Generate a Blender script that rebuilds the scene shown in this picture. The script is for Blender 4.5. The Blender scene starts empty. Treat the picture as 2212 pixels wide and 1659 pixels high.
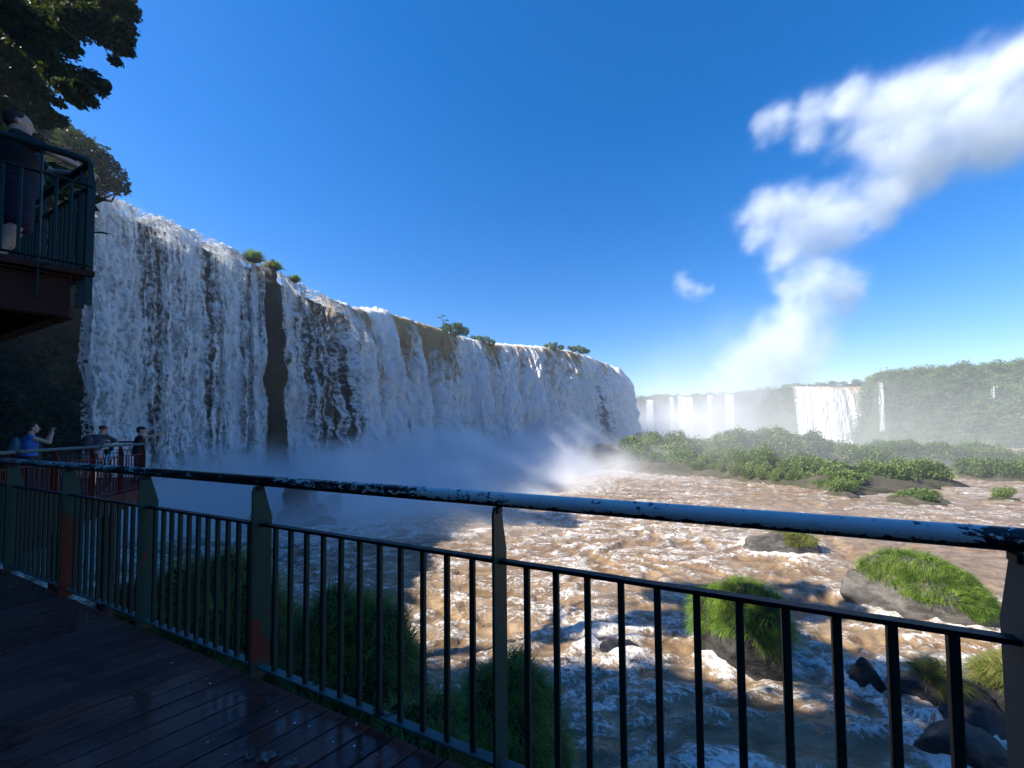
import bpy, bmesh, math, random
import numpy as np
from mathutils import Vector, Matrix
R = math.radians
random.seed(7)
sc = bpy.context.scene
col = sc.collection

# ------------------------------------------------------------------ camera
FOC, CX, CY, PITCH, ROLL = 831.0, 1106.0, 896.0, .03765, .00885
EYE = np.array([0., 0., 10.])
FW = np.array([0, math.cos(PITCH), math.sin(PITCH)])
_u0 = np.array([0, -math.sin(PITCH), math.cos(PITCH)])
_r0 = np.array([1., 0, 0])
RT = math.cos(ROLL) * _r0 - math.sin(ROLL) * _u0
UP = math.sin(ROLL) * _r0 + math.cos(ROLL) * _u0
cd = bpy.data.cameras.new('camera')
cam = bpy.data.objects.new('camera', cd)
col.objects.link(cam)
cd.sensor_width = 36
cd.lens = FOC / 2212 * 36
cd.shift_y = (CY - 829.5) / 2212
cd.clip_start = .05
cd.clip_end = 9000
cam.matrix_world = Matrix(((RT[0], UP[0], -FW[0], EYE[0]), (RT[1], UP[1], -FW[1], EYE[1]),
                           (RT[2], UP[2], -FW[2], EYE[2]), (0, 0, 0, 1)))
sc.camera = cam

# ------------------------------------------------------------------ light
SUN_AZ, SUN_EL = R(-99), R(38.5)          # azimuth from +Y, negative = left
sdir = np.array([math.sin(SUN_AZ) * math.cos(SUN_EL), math.cos(SUN_AZ) * math.cos(SUN_EL), math.sin(SUN_EL)])
world = bpy.data.worlds.new("World")
sc.world = world
world.use_nodes = True
wn = world.node_tree
sky = wn.nodes.new('ShaderNodeTexSky')
sky.sky_type = 'NISHITA'
sky.sun_disc = False
sky.sun_elevation = SUN_EL
sky.sun_rotation = SUN_AZ
sky.air_density = 1.0
sky.dust_density = .25
sky.ozone_density = 2.6
sky.altitude = 200
bg = wn.nodes['Background']
hs = wn.nodes.new('ShaderNodeHueSaturation')
hs.inputs['Saturation'].default_value = 1.6
hs.inputs['Hue'].default_value = .512
hs.inputs['Value'].default_value = 1.03
gm = wn.nodes.new('ShaderNodeGamma'); gm.inputs[1].default_value = .82
wn.links.new(sky.outputs[0], gm.inputs[0])
wn.links.new(gm.outputs[0], hs.inputs['Color'])
wn.links.new(hs.outputs[0], bg.inputs[0])
bg.inputs[1].default_value = .125
sl = bpy.data.lights.new('sun', 'SUN')
sl.energy = 5.0
sl.angle = R(.5)
sl.color = (1, .93, .82)
so = bpy.data.objects.new('sun', sl)
col.objects.link(so)
so.rotation_euler = Vector((-sdir[0], -sdir[1], -sdir[2])).to_track_quat('-Z', 'Y').to_euler()
so.location = (-60, 20, 80)
sc.view_settings.view_transform = 'Standard'
sc.view_settings.look = 'None'
sc.view_settings.exposure = 1.15
sc.render.engine = 'CYCLES'
cy = sc.cycles
cy.use_denoising = True
cy.max_bounces = 8
cy.diffuse_bounces = 4
cy.glossy_bounces = 2
cy.transmission_bounces = 3
cy.transparent_max_bounces = 16
cy.volume_bounces = 4
cy.volume_max_steps = 256
cy.sample_clamp_indirect = 4

# ------------------------------------------------------------------ helpers
def ray(px, py):
    return FW + RT * (px - CX) / FOC + UP * (CY - py) / FOC

def atY(px, py, Y):
    d = ray(px, py)
    return EYE + d * (Y / d[1])

def atZ(px, py, z):
    d = ray(px, py)
    return EYE + d * ((z - 10) / d[2])

def tag(o, label=None, cat=None, group=None, kind=None):
    if label: o['label'] = label
    if cat: o['category'] = cat
    if group: o['group'] = group
    if kind: o['kind'] = kind
    return o

def link(o, parent=None):
    col.objects.link(o)
    if parent is not None: o.parent = parent
    return o

def empty(name, loc=(0, 0, 0), rz=0):
    o = bpy.data.objects.new(name, None)
    o.location = loc
    o.rotation_euler = (0, 0, rz)
    o.empty_display_size = .1
    return link(o)

def mesh_np(name, V, F, mats, parent=None, smooth=True, attrs=None, uv=None):
    """V (n,3), F list/array of equal-length faces or list of lists"""
    me = bpy.data.meshes.new(name)
    V = np.asarray(V, dtype=np.float32)
    if isinstance(F, np.ndarray):
        k = F.shape[1]
        me.vertices.add(len(V))
        me.vertices.foreach_set('co', V.ravel())
        me.loops.add(F.size)
        me.loops.foreach_set('vertex_index', F.ravel().astype(np.int32))
        me.polygons.add(len(F))
        me.polygons.foreach_set('loop_start', np.arange(0, F.size, k, dtype=np.int32))
        me.update(calc_edges=True)
    else:
        me.from_pydata([tuple(map(float, v)) for v in V], [], F)
        me.update()
    if smooth:
        me.polygons.foreach_set('use_smooth', np.ones(len(me.polygons), dtype=bool))
    if attrs:
        for k_, a in attrs.items():
            a = np.asarray(a, dtype=np.float32)
            if a.ndim == 1:
                at = me.attributes.new(k_, 'FLOAT', 'POINT'); at.data.foreach_set('value', a)
            else:
                at = me.attributes.new(k_, 'FLOAT_VECTOR', 'POINT'); at.data.foreach_set('vector', a.ravel())
    for m in (mats if isinstance(mats, (list, tuple)) else [mats]):
        me.materials.append(m)
    o = bpy.data.objects.new(name, me)
    link(o, parent)
    return o

def grid_faces(n, m):
    i = np.arange(n - 1)[:, None] * m + np.arange(m - 1)[None, :]
    i = i.ravel()
    return np.stack([i, i + 1, i + m + 1, i + m], 1)

# --- numpy gradient noise
_rng = np.random.default_rng(11)
_perm = np.concatenate([_rng.permutation(256)] * 2)
_grad = _rng.normal(size=(256, 3)); _grad /= np.linalg.norm(_grad, axis=1)[:, None]

def pn(x, y, z=0.):
    x, y, z = np.broadcast_arrays(np.asarray(x, float), np.asarray(y, float), np.asarray(z, float))
    xi, yi, zi = np.floor(x).astype(int), np.floor(y).astype(int), np.floor(z).astype(int)
    xf, yf, zf = x - xi, y - yi, z - zi
    s = lambda t: t * t * t * (t * (t * 6 - 15) + 10)
    u, v, w = s(xf), s(yf), s(zf)
    r = 0
    for a in (0, 1):
        for b in (0, 1):
            for c in (0, 1):
                h = _perm[(_perm[(_perm[(xi + a) & 255] + yi + b) & 255] + zi + c) & 255]
                g = _grad[h]
                r = r + (g[..., 0] * (xf - a) + g[..., 1] * (yf - b) + g[..., 2] * (zf - c)) * \
                    (u if a else 1 - u) * (v if b else 1 - v) * (w if c else 1 - w)
    return r * 1.5

def fbm(x, y, z=0., o=4, g=.5, l=2.03):
    r, a = 0, 1.
    for i in range(o):
        r = r + a * pn(np.asarray(x) * l ** i + 17.3 * i, np.asarray(y) * l ** i + 5.1 * i, np.asarray(z) * l ** i + 9.7 * i)
        a *= g
    return r

def ridge(x, y, z=0., o=3, g=.5):
    r, a, t = 0, 1., 0
    for i in range(o):
        r = r + a * (1 - np.abs(pn(np.asarray(x) * 2.1 ** i + 7.3 * i, np.asarray(y) * 2.1 ** i + 3.1 * i, np.asarray(z) + 2.7 * i)) * 2)
        t += a; a *= g
    return r / t

def sstep(a, b, x):
    t = np.clip((x - a) / (b - a), 0, 1)
    return t * t * (3 - 2 * t)

# --- materials
def newmat(name):
    m = bpy.data.materials.new(name)
    m.use_nodes = True
    nt = m.node_tree
    return m, nt, nt.nodes['Principled BSDF'], nt.nodes['Material Output']

class NB:
    def __init__(s, nt): s.nt = nt
    def n(s, t, **k):
        nd = s.nt.nodes.new(t)
        for a, b in k.items(): setattr(nd, a, b)
        return nd
    def l(s, a, b): s.nt.links.new(a, b)
    def put(s, sock, v):
        if isinstance(v, (int, float)): sock.default_value = v
        elif isinstance(v, (tuple, list)): sock.default_value = v
        else: s.l(v, sock)
    def noise(s, vec, scale, detail=4, rough=.5, dist=0., typ='FBM', dim='3D'):
        nd = s.n('ShaderNodeTexNoise', noise_dimensions=dim)
        nd.noise_type = typ
        if vec is not None: s.l(vec, nd.inputs['Vector'])
        nd.inputs['Scale'].default_value = scale
        nd.inputs['Detail'].default_value = detail
        nd.inputs['Roughness'].default_value = rough
        nd.inputs['Distortion'].default_value = dist
        return nd.outputs[0]
    def math(s, op, a, b=None, c=None, clamp=False):
        nd = s.n('ShaderNodeMath', operation=op); nd.use_clamp = clamp
        s.put(nd.inputs[0], a)
        if b is not None: s.put(nd.inputs[1], b)
        if c is not None: s.put(nd.inputs[2], c)
        return nd.outputs[0]
    def ramp(s, v, a, b, lo=0., hi=1.):
        nd = s.n('ShaderNodeMapRange', interpolation_type='SMOOTHSTEP')
        s.put(nd.inputs['Value'], v)
        nd.inputs['From Min'].default_value = a; nd.inputs['From Max'].default_value = b
        nd.inputs['To Min'].default_value = lo; nd.inputs['To Max'].default_value = hi
        return nd.outputs[0]
    def mix(s, f, a, b):
        nd = s.n('ShaderNodeMix', data_type='RGBA')
        s.put(nd.inputs[0], f)
        for sock, v in ((nd.inputs[6], a), (nd.inputs[7], b)):
            if isinstance(v, tuple): sock.default_value = (*v[:3], 1)
            else: s.l(v, sock)
        return nd.outputs[2]
    def attr(s, name):
        return s.n('ShaderNodeAttribute', attribute_name=name)
    def mapping(s, vec, scale=(1, 1, 1), loc=(0, 0, 0), rot=(0, 0, 0)):
        if s.nt.bl_idname == 'GeometryNodeTree':
            nd = s.n('ShaderNodeVectorMath', operation='MULTIPLY_ADD'); s.l(vec, nd.inputs[0])
            nd.inputs[1].default_value = scale; nd.inputs[2].default_value = loc
            return nd.outputs[0]
        nd = s.n('ShaderNodeMapping'); s.l(vec, nd.inputs[0])
        nd.inputs['Scale'].default_value = scale; nd.inputs['Location'].default_value = loc
        nd.inputs['Rotation'].default_value = rot
        return nd.outputs[0]
    def bump(s, h, strength=.5, dist=.1, normal=None):
        nd = s.n('ShaderNodeBump')
        s.l(h, nd.inputs['Height']); nd.inputs['Strength'].default_value = strength
        nd.inputs['Distance'].default_value = dist
        if normal is not None: s.l(normal, nd.inputs['Normal'])
        return nd.outputs[0]

def mat_simple(name, c1, c2, scale=4., rough=.7, bump=.3, bd=.02, detail=6, metal=0., spec=.5, lo=.35, hi=.65, coord='Object'):
    m, nt, p, out = newmat(name); b = NB(nt)
    tc = b.n('ShaderNodeTexCoord').outputs[coord]
    f = b.noise(tc, scale, detail, .6)
    b.l(b.mix(b.ramp(f, lo, hi), c1, c2), p.inputs['Base Color'])
    p.inputs['Roughness'].default_value = rough
    p.inputs['Metallic'].default_value = metal
    p.inputs['Specular IOR Level'].default_value = spec
    if bump: b.l(b.bump(b.noise(tc, scale * 3, detail, .6), bump, bd), p.inputs['Normal'])
    return m

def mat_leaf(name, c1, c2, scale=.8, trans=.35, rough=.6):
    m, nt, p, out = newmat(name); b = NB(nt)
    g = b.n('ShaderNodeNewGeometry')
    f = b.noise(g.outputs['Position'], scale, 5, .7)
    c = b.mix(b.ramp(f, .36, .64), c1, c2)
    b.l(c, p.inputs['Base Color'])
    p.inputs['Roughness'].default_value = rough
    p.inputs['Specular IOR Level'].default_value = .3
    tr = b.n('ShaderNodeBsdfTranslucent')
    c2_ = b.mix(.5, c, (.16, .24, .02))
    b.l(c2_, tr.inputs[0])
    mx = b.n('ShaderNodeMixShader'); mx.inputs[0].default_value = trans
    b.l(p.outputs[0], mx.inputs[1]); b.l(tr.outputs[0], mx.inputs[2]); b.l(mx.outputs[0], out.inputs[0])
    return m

def mat_rock(name, c1, c2, scale=.8, moss=None, rough=.6, bd=.25):
    m, nt, p, out = newmat(name); b = NB(nt)
    g = b.n('ShaderNodeNewGeometry'); P = g.outputs['Position']
    v = b.mapping(P, (1, 1, 2.2))
    f = b.noise(v, scale, 8, .65, .4)
    c = b.mix(b.ramp(f, .35, .65), c1, c2)
    if moss:
        f2 = b.noise(P, scale * .6, 6, .7)
        c = b.mix(b.ramp(f2, .45, .6), c, moss)
    b.l(c, p.inputs['Base Color'])
    p.inputs['Roughness'].default_value = rough
    p.inputs['Specular IOR Level'].default_value = .18
    h = b.noise(v, scale * 2.4, 8, .65, .6)
    b.l(b.bump(h, .8, bd), p.inputs['Normal'])
    return m

def mat_metal_paint(name, paint, rust, thr=.62, rough=.5, scale=5.):
    m, nt, p, out = newmat(name); b = NB(nt)
    tc = b.n('ShaderNodeTexCoord').outputs['Object']
    f = b.noise(b.mapping(tc, (1, 1, .35)), scale, 6, .6, .3)
    k = b.ramp(f, thr, thr + .03)
    c = b.mix(k, paint, rust)
    f2 = b.noise(tc, 30, 3, .6)
    c = b.mix(b.ramp(f2, .55, .8, 0, .5), c, tuple(x * .4 for x in paint))
    p.inputs['Specular IOR Level'].default_value = .2
    b.l(c, p.inputs['Base Color'])
    b.l(b.ramp(k, 0, 1, rough, .85), p.inputs['Roughness'])
    b.l(b.bump(b.noise(tc, 60, 4, .6), .25, .002), p.inputs['Normal'])
    return m

M = {}
M['rock'] = mat_rock('cliff_rock', (.006, .007, .008), (.022, .020, .018), .35, moss=(.012, .028, .008), rough=.55, bd=.5)
M['boulder'] = mat_rock('wet_boulder', (.012, .012, .014), (.045, .043, .042), 1.3, rough=.42, bd=.12)
M['boulder_grey'] = mat_rock('grey_boulder', (.055, .052, .05), (.14, .13, .12), 1.1, rough=.7, bd=.12)
M['soil'] = mat_rock('bank_soil', (.012, .018, .008), (.03, .035, .015), .8, rough=.9)
M['plateau'] = mat_rock('plateau_ground', (.025, .045, .015), (.05, .075, .025), .06, rough=.9, bd=1.2)
M['island'] = mat_rock('island_ground', (.045, .05, .025), (.10, .08, .06), .3, rough=.85, bd=.3)
M['brownrock'] = mat_rock('brown_rock', (.07, .055, .042), (.15, .12, .09), .25, rough=.8, bd=.4)
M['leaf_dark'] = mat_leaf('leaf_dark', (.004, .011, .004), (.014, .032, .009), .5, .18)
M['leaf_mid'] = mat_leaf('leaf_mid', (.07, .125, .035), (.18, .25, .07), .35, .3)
M['leaf_far'] = mat_leaf('leaf_far', (.06, .115, .035), (.17, .24, .06), .2, .25)
M['leaf_olive'] = mat_leaf('leaf_olive', (.07, .12, .02), (.17, .22, .05), .9, .3)
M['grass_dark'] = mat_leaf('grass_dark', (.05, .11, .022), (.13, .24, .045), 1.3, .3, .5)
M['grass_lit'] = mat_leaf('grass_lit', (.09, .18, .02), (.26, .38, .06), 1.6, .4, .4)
M['grass_dry'] = mat_leaf('grass_dry', (.15, .19, .04), (.33, .31, .09), 2.2, .4, .4)
M['bark'] = mat_simple('bark', (.012, .010, .008), (.03, .024, .018), 6, .9, .6, .03)
M['green'] = mat_metal_paint('green_paint', (.012, .045, .036), (.13, .028, .014), .60, .45, 3.5)
M['green2'] = mat_metal_paint('dark_green_paint', (.010, .032, .028), (.07, .02, .012), .66, .5, 5)
M['teal'] = mat_metal_paint('teal_paint', (.005, .026, .030), (.05, .02, .015), .72, .45, 5)
M['redpaint'] = mat_metal_paint('red_brown_paint', (.11, .02, .014), (.05, .02, .015), .6, .6, 4)
M['rusty'] = mat_metal_paint('rusting_green_paint', (.012, .045, .036), (.10, .025, .015), .49, .5, 2.6)
M['greypaint'] = mat_metal_paint('weathered_post_paint', (.13, .135, .11), (.16, .12, .09), .6, .6, 4)
M['black'] = mat_metal_paint('black_rail', (.008, .009, .011), (.03, .014, .01), .64, .5, 9)
M['sill'] = mat_metal_paint('pale_green_sill', (.05, .10, .10), (.015, .015, .015), .6, .4, 8)
M['girder'] = mat_metal_paint('girder_red', (.055, .018, .014), (.02, .012, .01), .55, .7, 3)
M['steel'] = mat_simple('stainless', (.6, .6, .58), (.7, .7, .68), 20, .18, 0, metal=1.)

def mat_handrail():
    m, nt, p, out = newmat('chipped_shaded_handrail_paint'); b = NB(nt)
    tc = b.n('ShaderNodeTexCoord').outputs['Object']
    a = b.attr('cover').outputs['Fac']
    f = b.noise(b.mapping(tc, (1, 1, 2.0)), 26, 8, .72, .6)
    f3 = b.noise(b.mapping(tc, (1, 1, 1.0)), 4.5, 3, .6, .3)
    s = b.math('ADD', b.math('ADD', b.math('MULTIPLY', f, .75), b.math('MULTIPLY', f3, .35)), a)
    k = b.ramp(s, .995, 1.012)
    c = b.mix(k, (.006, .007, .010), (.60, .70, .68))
    b.l(c, p.inputs['Base Color'])
    b.l(b.ramp(k, 0, 1, .38, .45), p.inputs['Roughness'])
    n1 = b.bump(k, .5, .002)
    b.l(b.bump(b.noise(tc, 90, 3, .6), .15, .002, n1), p.inputs['Normal'])
    return m
M['handrail'] = mat_handrail()

def mat_planks():
    m, nt, p, out = newmat('wet_red_planks'); b = NB(nt)
    g = b.n('ShaderNodeNewGeometry'); P = g.outputs['Position']
    rot = b.mapping(P, (1, 1, 1), rot=(0, 0, R(-48)))
    grain = b.noise(b.mapping(rot, (2.5, 40, 10)), 1, 5, .6)
    a = b.attr('tone').outputs['Fac']
    c = b.mix(b.ramp(grain, .3, .7), (.105, .032, .024), (.18, .058, .042))
    c = b.mix(b.math('MULTIPLY', a, .5), c, (.022, .012, .014))
    dirt = b.noise(P, 3.2, 6, .65, .4)
    c = b.mix(b.ramp(dirt, .56, .66, 0, .7), c, (.02, .016, .014))
    b.l(c, p.inputs['Base Color'])
    p.inputs['Specular IOR Level'].default_value = .28
    wet = b.noise(P, 1.3, 5, .6, .5)
    b.l(b.ramp(wet, .42, .60, .62, .16), p.inputs['Roughness'])
    nb = b.bump(grain, .25, .003)
    b.l(b.bump(b.noise(P, 9, 4, .6), .2, .006, nb), p.inputs['Normal'])
    return m
M['planks'] = mat_planks()

def mat_falls(name, brown=(.42, .25, .08), fine=1.0, solid=False, wcol=(.90, .91, .92)):
    m, nt, p, out = newmat(name); b = NB(nt)
    uv = b.attr('fuv').outputs['Vector']
    cov = b.attr('cover').outputs['Fac']
    br = b.attr('brown').outputs['Fac']
    clump = b.noise(b.mapping(uv, (.85 * fine, .40 * fine, 1)), 1.0, 8, .68, .45)
    clump2 = b.noise(b.mapping(uv, (2.3 * fine, 1.55 * fine, 1), (5, 3, 0)), 1.0, 3, .62, .25)
    ribs = b.noise(b.mapping(uv, (1.5 * fine, .035 * fine, 1), (9, 1, 0)), 1.0, 4, .55, .1)
    s = b.math('ADD', b.math('MULTIPLY', clump, .65), b.math('MULTIPLY', clump2, .65))
    s = b.math('ADD', s, b.math('MULTIPLY', ribs, 1.0))          # mean 1.15
    s = b.math('ADD', s, b.math('SUBTRACT', cov, 1.15))
    alpha = b.ramp(s, .34, .68)
    bb = b.math('ADD', b.math('MULTIPLY', br, 1.0), b.math('MULTIPLY', b.math('SUBTRACT', .5, clump), 1.6))
    bb = b.math('MULTIPLY', b.ramp(bb, .25, .8), b.ramp(br, .02, .25), clamp=True)
    c = b.mix(bb, wcol, brown)
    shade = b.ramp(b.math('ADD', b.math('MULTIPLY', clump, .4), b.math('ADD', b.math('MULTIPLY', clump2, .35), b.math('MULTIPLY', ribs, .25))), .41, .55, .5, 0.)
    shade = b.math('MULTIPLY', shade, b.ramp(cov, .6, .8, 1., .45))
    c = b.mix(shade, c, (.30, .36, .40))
    b.l(c, p.inputs['Base Color'])
    p.inputs['Roughness'].default_value = .75
    p.inputs['Specular IOR Level'].default_value = .25
    h = b.math('ADD', clump, b.math('MULTIPLY', clump2, .6))
    b.l(b.bump(h, .8, .8 / fine), p.inputs['Normal'])
    tl = b.n('ShaderNodeBsdfTranslucent'); b.l(c, tl.inputs[0])
    mx = b.n('ShaderNodeMixShader'); mx.inputs[0].default_value = .3
    b.l(p.outputs[0], mx.inputs[1]); b.l(tl.outputs[0], mx.inputs[2])
    res = mx.outputs[0]
    if not solid:
        tp = b.n('ShaderNodeBsdfTransparent')
        m2 = b.n('ShaderNodeMixShader'); b.l(alpha, m2.inputs[0])
        b.l(tp.outputs[0], m2.inputs[1]); b.l(res, m2.inputs[2]); res = m2.outputs[0]
    b.l(res, out.inputs[0])
    return m
M['falls'] = mat_falls('falling_water')
M['falls_far'] = mat_falls('falling_water_far', fine=.55, wcol=(.86, .86, .84))

def mat_river():
    m, nt, p, out = newmat('muddy_white_water'); b = NB(nt)
    g = b.n('ShaderNodeNewGeometry'); P = g.outputs['Position']
    fo = b.attr('foam').outputs['Fac']
    warp = b.n('ShaderNodeTexNoise'); b.l(P, warp.inputs['Vector']); warp.inputs['Scale'].default_value = .22; warp.inputs['Detail'].default_value = 4
    vm = b.n('ShaderNodeVectorMath', operation='MULTIPLY_ADD')
    b.l(warp.outputs['Color'], vm.inputs[0]); vm.inputs[1].default_value = (3.2, 2.2, 0); b.l(P, vm.inputs[2])
    W = vm.outputs[0]
    st = b.mapping(W, (.62, 1.15, 1), rot=(0, 0, R(22)))
    n1 = b.noise(st, .30, 7, .6, .8)
    n2 = b.noise(st, 1.05, 7, .62, .9)
    n3 = b.noise(P, .07, 3, .5)
    n4 = b.noise(b.mapping(W, (.8, 1.1, 1), (3, 9, 0)), 2.6, 6, .65, .8)
    r1 = b.math('SUBTRACT', 1., b.math('MULTIPLY', b.math('ABSOLUTE', b.math('SUBTRACT', n1, .5)), 17.))
    r2 = b.math('SUBTRACT', 1., b.math('MULTIPLY', b.math('ABSOLUTE', b.math('SUBTRACT', n2, .5)), 14.))
    r4 = b.math('MAXIMUM', b.math('SUBTRACT', 1., b.math('MULTIPLY', b.math('ABSOLUTE', b.math('SUBTRACT', n4, .5)), 11.)), 0.)
    r1 = b.math('MAXIMUM', r1, 0.); r2 = b.math('MAXIMUM', r2, 0.)
    fine = b.noise(P, 5., 5, .7, .4)
    cr = b.attr('crest').outputs['Fac']
    s = b.math('MAXIMUM', b.math('MULTIPLY', r1, .85), b.math('MULTIPLY', r2, .85))
    s = b.math('MAXIMUM', s, b.math('MULTIPLY', r4, .62))
    s = b.math('MULTIPLY', s, b.ramp(fine, .3, .6, .4, 1.1))
    s = b.math('MULTIPLY', s, b.ramp(b.math('ADD', cr, b.math('MULTIPLY', b.math('SUBTRACT', n3, .5), 1.6)), .1, .75, .45, 1.2))
    s = b.math('ADD', s, b.math('MULTIPLY', b.math('SUBTRACT', cr, .45), .35))
    s = b.math('ADD', s, b.math('MULTIPLY', b.math('SUBTRACT', fo, .5), 1.3))
    k = b.ramp(s, .42, 1.12)
    brown = b.mix(b.ramp(n2, .35, .65), (.165, .105, .053), (.30, .205, .12))
    c = b.mix(k, brown, (.76, .72, .66))
    b.l(c, p.inputs['Base Color'])
    b.l(b.ramp(k, 0, 1, .28, .7), p.inputs['Roughness'])
    p.inputs['Specular IOR Level'].default_value = .3
    h = b.math('ADD', b.math('MULTIPLY', n2, .8), b.math('ADD', b.math('MULTIPLY', n4, .35), b.math('MULTIPLY', fine, .12)))
    h = b.math('ADD', h, b.math('MULTIPLY', k, .22))
    b.l(b.bump(h, .6, .4), p.inputs['Normal'])
    return m
M['river'] = mat_river()
#PART2
# ------------------------------------------------------------------ falls geometry
LIPA = [(178, 392, 38.5), (190, 402, 39), (280, 440, 43), (400, 487, 48), (480, 525, 52), (545, 557, 55), (568, 566, 56.2)]
LIPB = [(598, 583, 58), (615, 593, 59), (700, 637, 65), (760, 666, 72), (830, 674, 80), (900, 695, 87), (1000, 728, 97),
        (1060, 742, 102), (1120, 746, 106), (1200, 752, 112), (1260, 766, 119), (1305, 784, 129), (1330, 806, 140)]
PA = np.array([atY(*p) for p in LIPA]); PB = np.array([atY(*p) for p in LIPB])
PB = np.vstack([PB, [[41.5, 152, 34.5], [41, 168, 34.5], [36, 190, 34.5]]])
EXT = np.array([[44, -64, 30], [18, -48, 31], [-2, -38, 32], [-17, -24, 33], [-26, -9, 33], [-30, -2, 33], [-39, 5, 33], [-46, 14, 34], [-47, 26, 34.5], [-46, 33, 34.5]])

def resample(P, n, smooth=0):
    s = np.concatenate([[0], np.cumsum(np.linalg.norm(np.diff(P[:, :2], axis=0), axis=1))])
    t = np.linspace(0, s[-1], n)
    Q = np.stack([np.interp(t, s, P[:, k]) for k in range(3)], 1)
    for _ in range(smooth):
        Q[1:-1] = .25 * Q[:-2] + .5 * Q[1:-1] + .25 * Q[2:]
    d = np.gradient(Q[:, :2], axis=0); d /= np.linalg.norm(d, axis=1)[:, None]
    N = np.stack([d[:, 1], -d[:, 0]], 1)
    return Q, N, t

def px_of(Q):
    d = Q - EYE
    return CX + FOC * (d @ RT) / (d @ FW)

ALL = np.vstack([EXT, PA, PB])
Qc, Nc, tc_ = resample(ALL, 900, 12)
pxc = px_of(Qc)
isleft = (Qc[:, 1] < 38)
pil = np.exp(-((pxc - 583) / 16.) ** 2) * (Qc[:, 1] > 38)
ledge = np.exp(-((pxc - 690) / 45.) ** 2) * (Qc[:, 1] > 38)
prof = []
zs = [0] * 2
rows = []
NVc = 90
for j in range(NVc + 2):
    if j == 0:
        off = -70 * np.ones(len(Qc)); z = Qc[:, 2] - .9 + isleft * 3
    elif j == 1:
        off = -14 * np.ones(len(Qc)); z = Qc[:, 2] - .9 + isleft * 1
    else:
        w = (j - 2) / (NVc - 1)
        z = (Qc[:, 2] - .75 + pil * 1.5) * (1 - w) + (-1.5) * w
        off = -2.2 + pil * (3.6 + 2.5 * w) + w * 2.5 * (~isleft) + isleft * (1.5 + 6 * w ** 2)
        nz = fbm(tc_ * .11, z * .16, 1.7, 5, .55)
        amp = np.where(isleft, 2.6, 1.5) * sstep(0, .12, w) + .2
        off = off + nz * amp + (np.abs(fbm(tc_ * .5, z * .5, 4., 3)) * -.8)
    rows.append(np.stack([Qc[:, 0] + Nc[:, 0] * off, Qc[:, 1] + Nc[:, 1] * off, z], 1))
G = np.stack(rows, 1)
cliff = mesh_np('cliff', G.reshape(-1, 3), grid_faces(len(Qc), NVc + 2), M['rock'])
tag(cliff, kind='structure')
CLIFF_ROWS = G

def falls(name, P, nu, nv, bulge, covfn, brownfn, seed, mat, ribamp, clump, sheets=1, base=-.6, facing=None):
    Vs, Fs, UV, CV, BR = [], [], [], [], []
    for sh in range(sheets):
        Q, N, t = resample(P, nu, 6)
        if facing is not None: N = -Q[:, :2] / np.linalg.norm(Q[:, :2], axis=1)[:, None]
        px = px_of(Q)
        # small wobble of the lip line
        lipz = Q[:, 2] + .75 + fbm(t * .35, seed, 0, 4) * .35 + fbm(t * 1.7, seed + 5, 0, 3) * .22 + (.5 + 1.2 * np.abs(fbm(t * 2.2, seed, 3, 3))) * np.exp(-((px - 828) / 8.) ** 2)
        rib = (ridge(t * .16 + seed, 3.3, 0, 4) - .5)
        W = []
        nb = int(nv * .1)
        vv = np.concatenate([np.linspace(-1, 0, nb, endpoint=False), np.linspace(0, 1, nv - nb) ** 1.0])
        rows = []; uvr = []; cvr = []; brr = []
        for v in vv:
            if v < 0:
                off = v * 9; z = lipz + (-v) * .25 + fbm(t * 1.2, v * 9 * .8, seed, 4) * .45
                z = z - (.9 * (1 + v) ** 4)
                d = 0 * t
            else:
                drop = lipz - base
                zz = drop * v
                z = lipz - .9 - (drop - .9) * v
                off = bulge * (np.interp(px, [596, 640, 760], [.2, .3, 1.]) if bulge == 8.5 else 1.) * np.sqrt(np.clip(v, 0, 1)) * 1.0 + .15
                amp = sstep(0, .25, v)
                off = off + rib * ribamp * (amp * .8 + .2) + fbm(t * .7 + seed, z * .22, 2.2, 4, .55) * clump * (.25 + amp)
                off = off + fbm(t * .22, z * .05, seed + 9, 3) * ribamp * .5 * amp
                d = zz
            off = off - sh * (1.2)
            rows.append(np.stack([Q[:, 0] + N[:, 0] * off, Q[:, 1] + N[:, 1] * off, z], 1))
            uvr.append(np.stack([t + sh * 31.7 + seed * 13, np.full(nu, -z if v >= 0 else -lipz - v * -9), 0 * t], 1))
            vvv = max(v, 0)
            cvr.append(covfn(px, vvv, t) - .05 * sh)
            brr.append(brownfn(px, v, t))
        G = np.stack(rows, 1)
        k = len(Vs) and sum(len(a) for a in Vs)
        Vs.append(G.reshape(-1, 3)); Fs.append(grid_faces(nu, len(vv)) + (k or 0))
        UV.append(np.stack(uvr, 1).reshape(-1, 3)); CV.append(np.stack(cvr, 1).ravel()); BR.append(np.stack(brr, 1).ravel())
    return mesh_np(name, np.vstack(Vs), np.vstack(Fs), mat, attrs={'fuv': np.vstack(UV), 'cover': np.concatenate(CV), 'brown': np.concatenate(BR)})

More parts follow.
